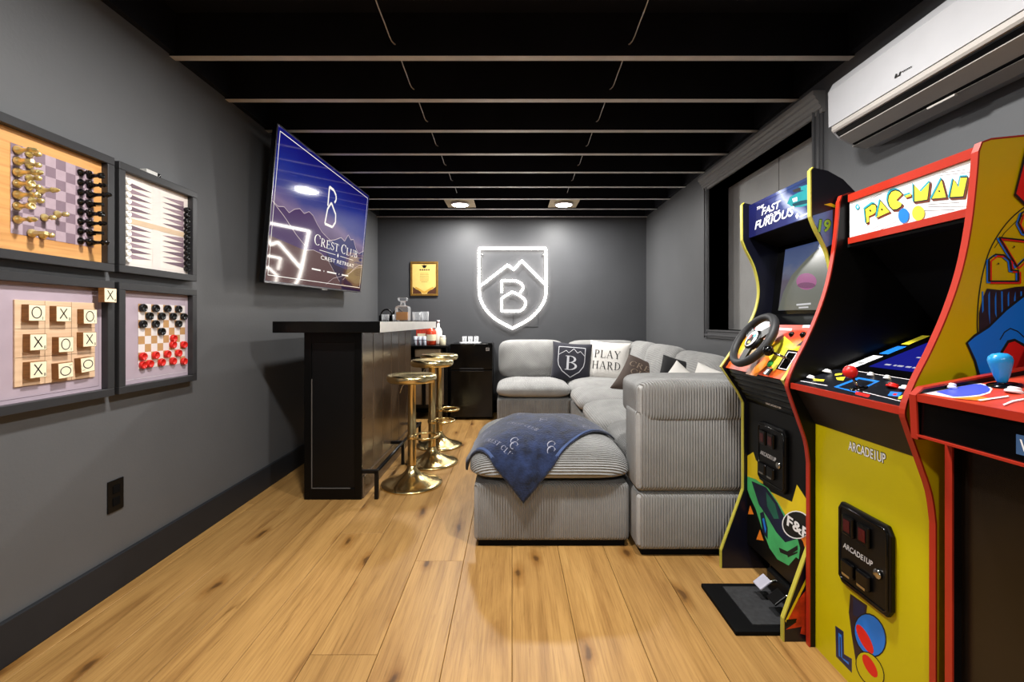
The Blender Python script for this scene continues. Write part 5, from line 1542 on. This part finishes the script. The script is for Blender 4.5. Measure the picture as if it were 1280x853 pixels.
lay = [(PYEL, [cpx(*q) for q in ((430, 480), (560, 330), (640, 400), (540, 560), (470, 620))]), (ORG, [cpx(*q) for q in ((240, 640), (400, 520), (430, 560), (330, 660))]), (PRINTW, [cpx(*q) for q in ((300, 330), (330, 250), (385, 205), (440, 215), (440, 270), (400, 330), (350, 370))]),
       (BLACK, [cpx(*q) for q in ((660, 410), (800, 300), (790, 370), (700, 410))]), (PRINTW, [cpx(*q) for q in ((520, 262), (625, 268), (620, 285), (520, 282))]),
       (PRINTW, [cpx(*q) for q in ((715, 240), (830, 240), (825, 262), (708, 262))]), (PBLUE, [cpx(*q) for q in ((770, 240), (790, 240), (788, 262), (765, 262))])]
lay2 = []
lay2.append((BLACK, [cpx(*q) for q in ((492, 600), (590, 440), (690, 455), (590, 620))])); lay2.append((WLINE, [cpx(*q) for q in ((510, 595), (595, 458), (670, 468), (582, 610))])); lay2.append((BLACKG, [cpx(*q) for q in ((518, 590), (598, 465), (660, 473), (578, 603))]))
lay3 = []
lay3.append((BLACK, [cpx(*q) for q in ((380, 640), (420, 590), (470, 600), (430, 655))])); lay3.append((WLINE, [cpx(*q) for q in ((385, 635), (420, 600), (440, 605), (405, 645))]))
for nm, k in (('flame_print', (0, 1)), ('wheel_reflection', (2,)), ('speaker_grille', (3,)), ('panel_label', (4,)), ('panel_logo', (5, 6))):  # the white patch behind the wheel is a painted reflection
    decal(nm, cp, CO, CN, [lay[i] for i in k], eps=.0003)
decal('shifter_plate', cp, CO + CN * .001, CN, lay2, eps=.0003)
decal('key_plate', cp, CO + CN * .001, CN, lay3, eps=.0003)
for u, v, r_, m_ in ((450, 560, .013, mat('button_green', (20, 150, 70), .35)), (625, 318, .010, BLACKG), (718, 322, .011, BLACKG)):
    p = hit(*cpx(u, v), CO, CN)
    ang = math.degrees(math.atan2(CN.x, CN.z))
    b_ = MB().lathe([(r_, 0), (r_, .004), (r_ * .86, .006)], Matrix.Translation(p) @ Matrix.Rotation(R(ang), 4, 'Y'), 18).obj('button_ring', m_, cp)
    MB().lathe([(r_ * .72, .004), (r_ * .72, .009), (.001, .011)], Matrix.Translation(p) @ Matrix.Rotation(R(ang), 4, 'Y'), 18).obj('button_cap', m_, cp)
# shifter
p = hit(*cpx(600, 520), CO, CN)
sf = MB().tube([p, p + CN * .035 + Vector((-.006, .03, .0))], .005, 8).obj('gear_lever', CHROME, cp)
MB().lathe([(.019 * math.sin(PI * k / 10) + .0001, -.019 * math.cos(PI * k / 10)) for k in range(11)], Matrix.Translation(p + CN * .05 + Vector((-.008, .04, 0))), 20).obj('lever_knob', BLACKG, cp)
# steering wheel
wc = Vector((.938, 1.775, .993))
zax = CN; xax = Vector((0, 1, 0)); yax = zax.cross(xax)
WM = Matrix.Translation(wc) @ Matrix((xax, yax, zax)).transposed().to_4x4()
RUB = mat('wheel_rubber', (34, 34, 36), .55, var=.08)
rw = .106
wh = MB().tube([WM @ Vector((rw * math.cos(2 * PI * k / 48), rw * math.sin(2 * PI * k / 48), 0)) for k in range(48)], .0155, 12, closed=True).obj('steering_wheel', RUB, ff)
m = MB().lathe([(.044, -.010), (.046, -.004), (.040, .006), (.02, .009), (.001, .009)], WM, 24); m.obj('wheel_hub', BLACK, wh)
for a in (95, 215, 330):
    ca, sa = math.cos(R(a)), math.sin(R(a)); w_ = .017
    m = MB(); pts = []
    for rr_, ww in ((.035, w_ * 1.25), (rw - .008, w_)):
        for s in (-1, 1):
            for z in (-.006, .003): pts.append(WM @ Vector((ca * rr_ - sa * ww * s, sa * rr_ + ca * ww * s, z)))
    m.add(pts, [(0, 1, 3, 2), (4, 5, 7, 6), (0, 1, 5, 4), (2, 3, 7, 6), (0, 2, 6, 4), (1, 3, 7, 5)])
    m.obj('wheel_spoke', BLACK, wh)
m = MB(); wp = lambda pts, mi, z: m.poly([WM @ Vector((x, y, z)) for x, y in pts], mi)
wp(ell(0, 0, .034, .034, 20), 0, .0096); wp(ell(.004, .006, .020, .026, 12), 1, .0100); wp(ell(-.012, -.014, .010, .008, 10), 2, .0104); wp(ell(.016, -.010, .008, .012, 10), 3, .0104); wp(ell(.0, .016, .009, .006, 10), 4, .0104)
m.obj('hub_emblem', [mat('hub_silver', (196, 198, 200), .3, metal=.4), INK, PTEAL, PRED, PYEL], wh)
MB().tube([wc - CN * .01, wc - CN * .056], .022, 16).obj('wheel_column', BLACK, wh)
# upper body
slab(ff, 'monitor_shroud', (1.042, 1.052), (1.118, 1.095), .010, yi0, yi1, BLACKG)
slab(ff, 'monitor_bezel', (1.118, 1.095), (1.150, 1.385), .010, yi0, yi1, BLACKG)
def game_pic():
    m = bpy.data.materials.new('racing_screen'); m.use_nodes = True
    nt = m.node_tree; b = nt.nodes['Principled BSDF']; L = nt.links.new
    tc = nt.nodes.new('ShaderNodeTexCoord'); sp = nt.nodes.new('ShaderNodeSeparateXYZ'); L(tc.outputs['Generated'], sp.inputs[0])
    rp = nt.nodes.new('ShaderNodeValToRGB'); cr = rp.color_ramp
    cr.elements[0].position = 0; cr.elements[0].color = lin((92, 92, 100)); cr.elements[1].position = 1; cr.elements[1].color = lin((70, 86, 130))
    for p_, c_ in ((.45, (98, 88, 104)), (.62, (110, 116, 140)), (.75, (84, 100, 140))):
        e = cr.elements.new(p_); e.color = lin(c_)
    nz = nt.nodes.new('ShaderNodeTexNoise'); nz.inputs['Scale'].default_value = 6; L(tc.outputs['Generated'], nz.inputs['Vector'])
    ad = nt.nodes.new('ShaderNodeMath'); ad.operation = 'MULTIPLY_ADD'; ad.inputs[1].default_value = .2; L(nz.outputs['Fac'], ad.inputs[0]); L(sp.outputs[2], ad.inputs[2])
    sb = nt.nodes.new('ShaderNodeMath'); sb.operation = 'SUBTRACT'; sb.inputs[1].default_value = .1; L(ad.outputs[0], sb.inputs[0]); L(sb.outputs[0], rp.inputs['Fac'])
    b.inputs['Base Color'].default_value = (.02, .02, .022, 1); b.inputs['Roughness'].default_value = .1
    L(rp.outputs[0], b.inputs['Emission Color']); b.inputs['Emission Strength'].default_value = .7
    return m
S0, S1 = Vector((1.118, 1.110)), Vector((1.1475, 1.366))
gs = MB().add([(S0.x - .0015, 1.915, S0.y), (S0.x - .0015, 1.575, S0.y), (S1.x - .0015, 1.575, S1.y), (S1.x - .0015, 1.915, S1.y)], [(0, 1, 2, 3)]).obj('game_screen', game_pic(), ff)
SN = Vector((-.256, 0, .0295)).normalized(); SO = Vector((S0.x - .0015, 1.7, S0.y))
EP, EPD, EGR = em('screen_pink', (168, 84, 140), .8, .2), em('screen_grey_arch', (120, 122, 112), .7, .2), em('screen_light', (220, 220, 222), .8, .2)
scp = lambda u, v: (860 + u / 2.664, 200 + v / 2.664)
decal('screen_picture', gs, SO, SN, [(EPD, [scp(*q) for q in ((300, 500), (318, 440), (345, 385), (395, 330), (440, 290), (470, 300), (476, 350), (478, 500))]), (EP, [scp(*q) for q in ell(395, 405, 34, 28, 18)]), (em('screen_pink_dark', (120, 50, 100), .8, .2), [scp(*q) for q in ell(395, 418, 30, 10, 14)]),
      (EGR, [scp(*q) for q in ((362, 480), (410, 476), (410, 482), (362, 486))]), (EGR, [scp(*q) for q in ((370, 490), (402, 488), (402, 493), (370, 495))])], eps=.0003)
slab(ff, 'speaker_panel', (1.150, 1.385), (1.030, 1.425), .010, yi0, yi1, BLACKM)
m = MB(); put_text(m, text_polys('ARCADE1UP', .2), (1.085, 1.62, 1.4035), (0, -1, 0), (-.3, 0, .1), fit=.06, h=.022); m.obj('speaker_logo', mat('logo_dim', (90, 88, 70), .5), ff)
XQ = 1.022
def mq_mat():
    m = bpy.data.materials.new('marquee_night_print'); m.use_nodes = True
    nt = m.node_tree; b = nt.nodes['Principled BSDF']; L = nt.links.new
    tc = nt.nodes.new('ShaderNodeTexCoord'); sp = nt.nodes.new('ShaderNodeSeparateXYZ'); L(tc.outputs['Generated'], sp.inputs[0])
    rp = nt.nodes.new('ShaderNodeValToRGB'); cr = rp.color_ramp
    cr.elements[0].position = 0; cr.elements[0].color = lin((14, 30, 64)); cr.elements[1].position = 1; cr.elements[1].color = lin((14, 18, 70))
    for p_, c_ in ((.28, (24, 44, 90)), (.40, (150, 158, 186)), (.50, (50, 60, 110)), (.62, (20, 26, 84))):
        e = cr.elements.new(p_); e.color = lin(c_)
    nz = nt.nodes.new('ShaderNodeTexNoise'); nz.inputs['Scale'].default_value = 3; L(tc.outputs['Generated'], nz.inputs['Vector'])
    a1 = nt.nodes.new('ShaderNodeMath'); a1.operation = 'MULTIPLY_ADD'; a1.inputs[1].default_value = -.35; L(sp.outputs[2], a1.inputs[0]); L(sp.outputs[1], a1.inputs[2])
    a2 = nt.nodes.new('ShaderNodeMath'); a2.operation = 'MULTIPLY_ADD'; a2.inputs[1].default_value = .25; L(nz.outputs['Fac'], a2.inputs[0]); L(a1.outputs[0], a2.inputs[2])
    a3 = nt.nodes.new('ShaderNodeMath'); a3.operation = 'ADD'; a3.inputs[1].default_value = .12; L(a2.outputs[0], a3.inputs[0])
    L(a3.outputs[0], rp.inputs['Fac']); L(rp.outputs[0], b.inputs['Base Color']); b.inputs['Roughness'].default_value = .6; b.inputs['Specular IOR Level'].default_value = .2
    L(rp.outputs[0], b.inputs['Emission Color']); b.inputs['Emission Strength'].default_value = .15
    return m
mq = MB().box(XQ, XQ + .01, yi0, yi1, 1.425, 1.565).obj('marquee', mq_mat(), ff)
m = MB()
QO = (XQ - .0012, 0, 0)
def mqtext(s, p0, p1, h, sh_=.25, bold=.02):
    a = hit(p0[0], p0[1], (XQ - .0012, 1, 1), (-1, 0, 0)); b_ = hit(p1[0], p1[1], (XQ - .0012, 1, 1), (-1, 0, 0))
    put_text(m, text_polys(s, sh_, bold), a, (0, -1, 0), (0, 0, 1), 0, fit=a.y - b_.y, h=h)
mqx = lambda u, v: (920 + u / 8.533, 210 + v / 8.533)
mqtext('THE', mqx(222, 452), mqx(300, 425), .012)
mqtext('FAST', mqx(272, 510), mqx(480, 432), .029)
mqtext('AND THE', mqx(310, 538), mqx(470, 490), .010)
mqtext('FURIOUS', mqx(200, 662), mqx(620, 505), .034)
m.obj('marquee_lettering', mat('marquee_white', (244, 244, 248), .5, var=.01, emit=.2), mq)
TEAL = mat('car_teal_print', (24, 122, 128), .6, spec=.2, var=.1); TEALD = mat('car_teal_dark', (10, 52, 66), .6, spec=.2, var=.1)
lay = [(TEAL, [mqx(*q) for q in ((545, 380), (575, 310), (660, 265), (785, 220), (790, 390), (700, 415), (610, 420))]), (TEALD, [mqx(*q) for q in ((600, 385), (690, 350), (785, 335), (785, 372), (690, 395), (610, 412))]),
       (PRINTW, [mqx(*q) for q in ((600, 330), (650, 310), (655, 350), (610, 365))]), (TEAL, [mqx(*q) for q in ((670, 205), (770, 175), (772, 240), (690, 240))]), (INK, [mqx(*q) for q in ((600, 240), (690, 205), (690, 245), (620, 262))]),
       (PRINTW, [mqx(*q) for q in ((655, 478), (672, 510), (652, 545), (632, 515))]), (PRINTW, [mqx(*q) for q in ((683, 515), (765, 478), (762, 492), (680, 530))])]
decal('marquee_print', mq, (XQ, 1.7, 1.5), (-1, 0, 0), lay, eps=.00006)
slab(ff, 'top_board', (1.028, 1.562), (1.15, 1.485), .012, yi0, yi1, NAVY)
slab(ff, 'roof_board', (1.15, 1.485), (1.49, 1.465), .012, yi0, yi1, NAVY)
slab(ff, 'rear_board', (1.49, .01), (1.49, 1.46), -.01, yi0, yi1, BLACKM)
slab(ff, 'pedal_back', (1.20, .0), (1.20, .30), .01, yi0, yi1, BLACKM)
# front print
qx = lambda pts: [(900 + u / 3.554, 480 + v / 3.554) for u, v in pts]
GRN = mat('car_green_print', (70, 176, 104), .4, var=.15, vscale=20); GRD = mat('car_green_dark', (26, 96, 76), .4, var=.2); CNV = mat('car_navy_print', (16, 22, 52), .4, var=.3, vscale=30)
ORG = mat('print_orange', (230, 128, 34), .4, var=.06); FYEL = mat('splash_yellow', (222, 196, 26), .4, var=.05)
lay = [(FYEL, qx([(122, 320), (148, 303), (160, 340), (186, 360), (192, 445), (122, 412)])), (ORG, qx([(215, 480), (320, 525), (342, 448), (395, 530), (395, 742), (384, 752), (368, 700), (330, 650), (280, 600)])), (FYEL, qx([(225, 480), (320, 525), (342, 448), (395, 530), (395, 610), (330, 600), (290, 580)])),
       (GRN, qx([(122, 412), (160, 425), (215, 465), (260, 530), (300, 600), (322, 650), (346, 690), (356, 730), (350, 780), (338, 770), (305, 808), (255, 780), (220, 730), (205, 690), (185, 640), (160, 560), (132, 500), (122, 470)])),
       (CNV, qx([(140, 432), (205, 460), (255, 530), (285, 590), (312, 660), (342, 690), (290, 705), (250, 660), (215, 600), (172, 535)])), (GRD, qx([(205, 480), (245, 535), (262, 600), (240, 600), (210, 545)])),
       (CNV, qx([(178, 575), (194, 568), (212, 640), (212, 692), (190, 660)])), (PBLUE, qx([(188, 600), (196, 596), (206, 645), (202, 665)])), (INK, qx([(262, 728), (300, 745), (345, 718), (346, 738), (305, 765), (268, 750)])), (INK, qx([(300, 762), (345, 745), (345, 752), (302, 772)])),
       (ORG, qx([(135, 540), (150, 580), (125, 580)])), (ORG, qx([(178, 648), (195, 698), (162, 692)])),
       (PRINTW, qx(ell(341, 627, 66, 62, 24, rot=30))), (INK, qx(ell(341, 627, 61, 57, 24, rot=30)))]
decal('panel_print', fp_, (XF, 1.7, .4), (-1, 0, 0), lay, eps=.00006)
m = MB()
a = hit(*qx([(296, 628)])[0], (XF - .0034, 1, 0), (-1, 0, 0)); b_ = hit(*qx([(398, 680)])[0], (XF - .0034, 1, 0), (-1, 0, 0))
put_text(m, text_polys('F&F', .1, .03), a, (0, -1, 0), (0, 0, 1), fit=a.y - b_.y - .004, h=.040); m.obj('logo', PRINTW, fp_)
coin_door(ff, XF, 1.862, 1.672, .425, .662)
m = MB(); a = hit(959, 511, (XF - .02, 1, 0), (-1, 0, 0)); put_text(m, text_polys('ARCADE1UP', .1, .02), (XF - .024, a.y, .742), (0, -1, 0), (-.3, 0, .45), fit=.105, h=.020); m.obj('deck_logo', PRINTW, ff)
# near-side print
yx_ = lambda pts: [(920 + u / 8.533, 210 + v / 8.533) for u, v in pts]
lay = [(mat('print_sky', (92, 122, 190), .4, var=.08), yx_([(818, 510), (1030, 445), (1030, 810), (960, 850), (900, 690), (818, 560)])),
       (PBROWN, yx_([(1032, 440), (1100, 430), (1100, 900), (1032, 850)])), (FYEL, yx_([(935, 392), (1010, 375), (1085, 410), (1085, 440), (1020, 415)]))]
decal('side_print', fs_n, (1.0, FY0, 1.4), (0, -1, 0), lay, eps=.0003)
m = MB(); a = hit(*yx_([(870, 690)])[0], (0, FY0 - .0014, 0), (0, -1, 0))
put_text(m, text_polys('19', .15, .06), a, (1, 0, 0), (0, 0, 1), 1, fit=.046, h=.046); put_text(m, text_polys('19', .15, .03), a + Vector((.001, -.0004, .001)), (1, 0, 0), (0, 0, 1), 0, fit=.043, h=.042)
m.obj('side_number', [mat('print_lime', (132, 190, 40), .4), mat('print_green_dark', (20, 60, 24), .4)], fs_n)
# flame print on the near foot
zx = lambda pts: [(870 + u / 6.827, 690 + v / 6.827) for u, v in pts]
FL = mat('foot_flame_print', (190, 56, 22), .4, var=.45, vscale=30)
decal('foot_print', fs_n, (1.0, FY0, .1), (0, -1, 0), [(FL, zx([(850, 440), (960, 300), (965, 720), (890, 700), (900, 640), (765, 665), (860, 600), (770, 570)])), (FYEL, zx([(760, 590), (960, 180), (975, 200), (770, 610)])), (BLACK, zx([(770, 580), (860, 570), (850, 605), (765, 640)]))], eps=.0003)
# pedal unit
pd = thing('pedal_unit', 'black floor pedal board with a pale pedal under the racing cabinet', 'pedal', (.98, 1.67, 0))
MB().box(.757, 1.19, 1.545, 1.83, 0, .016).obj('base_plate', BLACKM, pd, bevel=.003)
MB().box(.83, 1.19, 1.575, 1.80, .016, .020).obj('ribbed_pad', mat('pad_grey', (44, 44, 46), .7, var=.3, vscale=60), pd)
MB().box(1.0, 1.19, 1.58, 1.80, .02, .10).obj('pedal_housing', BLACK, pd, bevel=.01)
for yc, m_, lab in ((1.735, mat('pedal_pale', (176, 174, 188), .4), 'pale metal pedal pad'), (1.64, BLACK, None)):
    mt2 = Matrix.Translation((.95, yc, .075)) @ Matrix.Rotation(R(-38), 4, 'Y')
    po = MB().box(-.026, .026, -.027, .027, -.004, .004, mt=mt2).obj('pedal', m_, pd, bevel=.003)
    if lab: tag(po, lab)
    MB().tube([(.955, yc, .07), (1.03, yc, .085)], .006, 8).obj('pedal_arm', CHROME, po)
MB().tube([(1.02, 1.80, .02), (1.02, 1.80, .20), (1.10, 1.80, .24)], .004, 6).obj('pedal_cable', BLACK, pd)

# ---- cabinet at the frame edge: only its control deck and leg show
NY0, NY1 = .535, 1.003
nc = thing('arcade_cabinet', 'black arcade cabinet with red control deck and blue joystick at the picture edge', 'arcade cabinet', (1.2, (NY0 + NY1) / 2, 0))
NP = [(.955, 0.0), (.955, .808), (.880, .812), (.876, .905), (.89, .918), (1.14, .965), (1.19, 1.08), (1.22, 1.25), (1.24, 1.44), (1.50, 1.47), (1.50, 0.0)]
ns_f = side(nc, NP, NY1 - TH, BLACK, REDE, 8)
ns_n = side(nc, NP, NY0, BLACK, REDE, 8)
yi0, yi1 = NY0 + TH, NY1 - TH
slab(nc, 'lower_panel', (.972, .0), (.972, .808), .014, yi0, yi1, mat('panel_brown_black', (22, 16, 12), .25, var=.35, vscale=3))
db = MB().box(.882, 1.10, yi0, yi1, .815, .898).obj('deck_box', BLACKG, nc)
MB().box(.874, .883, yi0, yi1, .892, .908).obj('deck_edge', REDE, db)
MB().box(.874, .883, yi0, yi1, .816, .8205).obj('deck_trim', REDE, db)
DCK = mat('deck_red_print', (190, 62, 40), .35, var=.15, vscale=14)
d2 = slab(nc, 'control_deck', (.880, .908), (1.14, .955), .012, yi0, yi1, DCK)
D2A = math.atan2(.047, .26); D2N = Vector((-math.sin(D2A), 0, math.cos(D2A))); D2O = Vector((.880, .9, .908))
ex = lambda pts: [(1130 + u / 5.02, 430 + v / 5.02) for u, v in pts]
lay = [(WLINE, ex([(150, 305), (420, 250), (480, 248), (530, 262), (556, 285), (540, 310), (480, 328), (400, 338), (300, 340), (110, 310)])), (mat('print_violet', (140, 110, 200), .4), ex([(110, 300), (400, 245), (405, 252), (140, 308)])),
       (mat('print_royal', (66, 84, 214), .4), ex([(200, 304), (425, 258), (480, 256), (520, 268), (542, 286), (530, 304), (478, 320), (400, 330), (310, 334)])), (ORG, ex([(300, 345), (480, 335), (560, 350), (500, 365)])),
       (WLINE, ex([(460, 358), (655, 330), (660, 338), (480, 364)])), (WLINE, ex([(620, 388), (680, 362), (753, 350), (753, 358), (690, 370), (630, 394)])), (BLACK, ex([(540, 265), (600, 250), (740, 255), (753, 275), (640, 285), (560, 280)]))]
decal('deck_print', d2, D2O, D2N, lay, eps=.0004)
p = hit(*ex([(618, 262)])[0], D2O, D2N)
js = MB().lathe([(.024, .0005), (.024, .003), (.006, .004)], Matrix.Translation(p) @ Matrix.Rotation(-D2A, 4, 'Y'), 20).obj('joystick', BLACKG, d2)
MB().tube([p, p + D2N * .012], .005, 8).obj('stick_shaft', CHROME, js)
MB().lathe([(.007, .006), (.009, .010), (.013, .022), (.0185, .046), (.0195, .053), (.018, .060), (.012, .066), (.001, .068)], Matrix.Translation(p) @ Matrix.Rotation(-D2A * .5, 4, 'Y'), 20).obj('stick_bat', mat('stick_blue', (40, 150, 214), .25), js)
for u, v in ((690, 308), (300, 282)):
    p = hit(*ex([(u, v)])[0], D2O, D2N); button(d2, p.x, p.y, p.z, -math.degrees(D2A), .014 if u > 400 else .009, PRINTW)
for y in (.62, .70, .78): button(d2, 1.02, y, .936, -math.degrees(D2A), .014, PRINTW)
m = MB()
m.box(.8795, .882, .745, .797, .834, .868)
m.obj('maker_badge', mat('badge_blue', (60, 90, 130), .3), db)
m = MB(); put_text(m, text_polys('W', 0, .02), (.879, .791, .841), (0, -1, 0), (0, 0, 1), fit=.024, h=.02); m.obj('badge_letter', PRINTW, db)
slab(nc, 'monitor_panel', (1.14, .955), (1.225, 1.30), .012, yi0, yi1, BLACKG)
slab(nc, 'marquee', (1.235, 1.30), (1.245, 1.43), .012, yi0, yi1, mat('marquee_red', (150, 40, 30), .35, var=.2))
slab(nc, 'rear_board', (1.49, .01), (1.49, 1.46), -.01, yi0, yi1, BLACKM)
slab(nc, 'top_board', (1.245, 1.435), (1.49, 1.46), .012, yi0, yi1, BLACK)
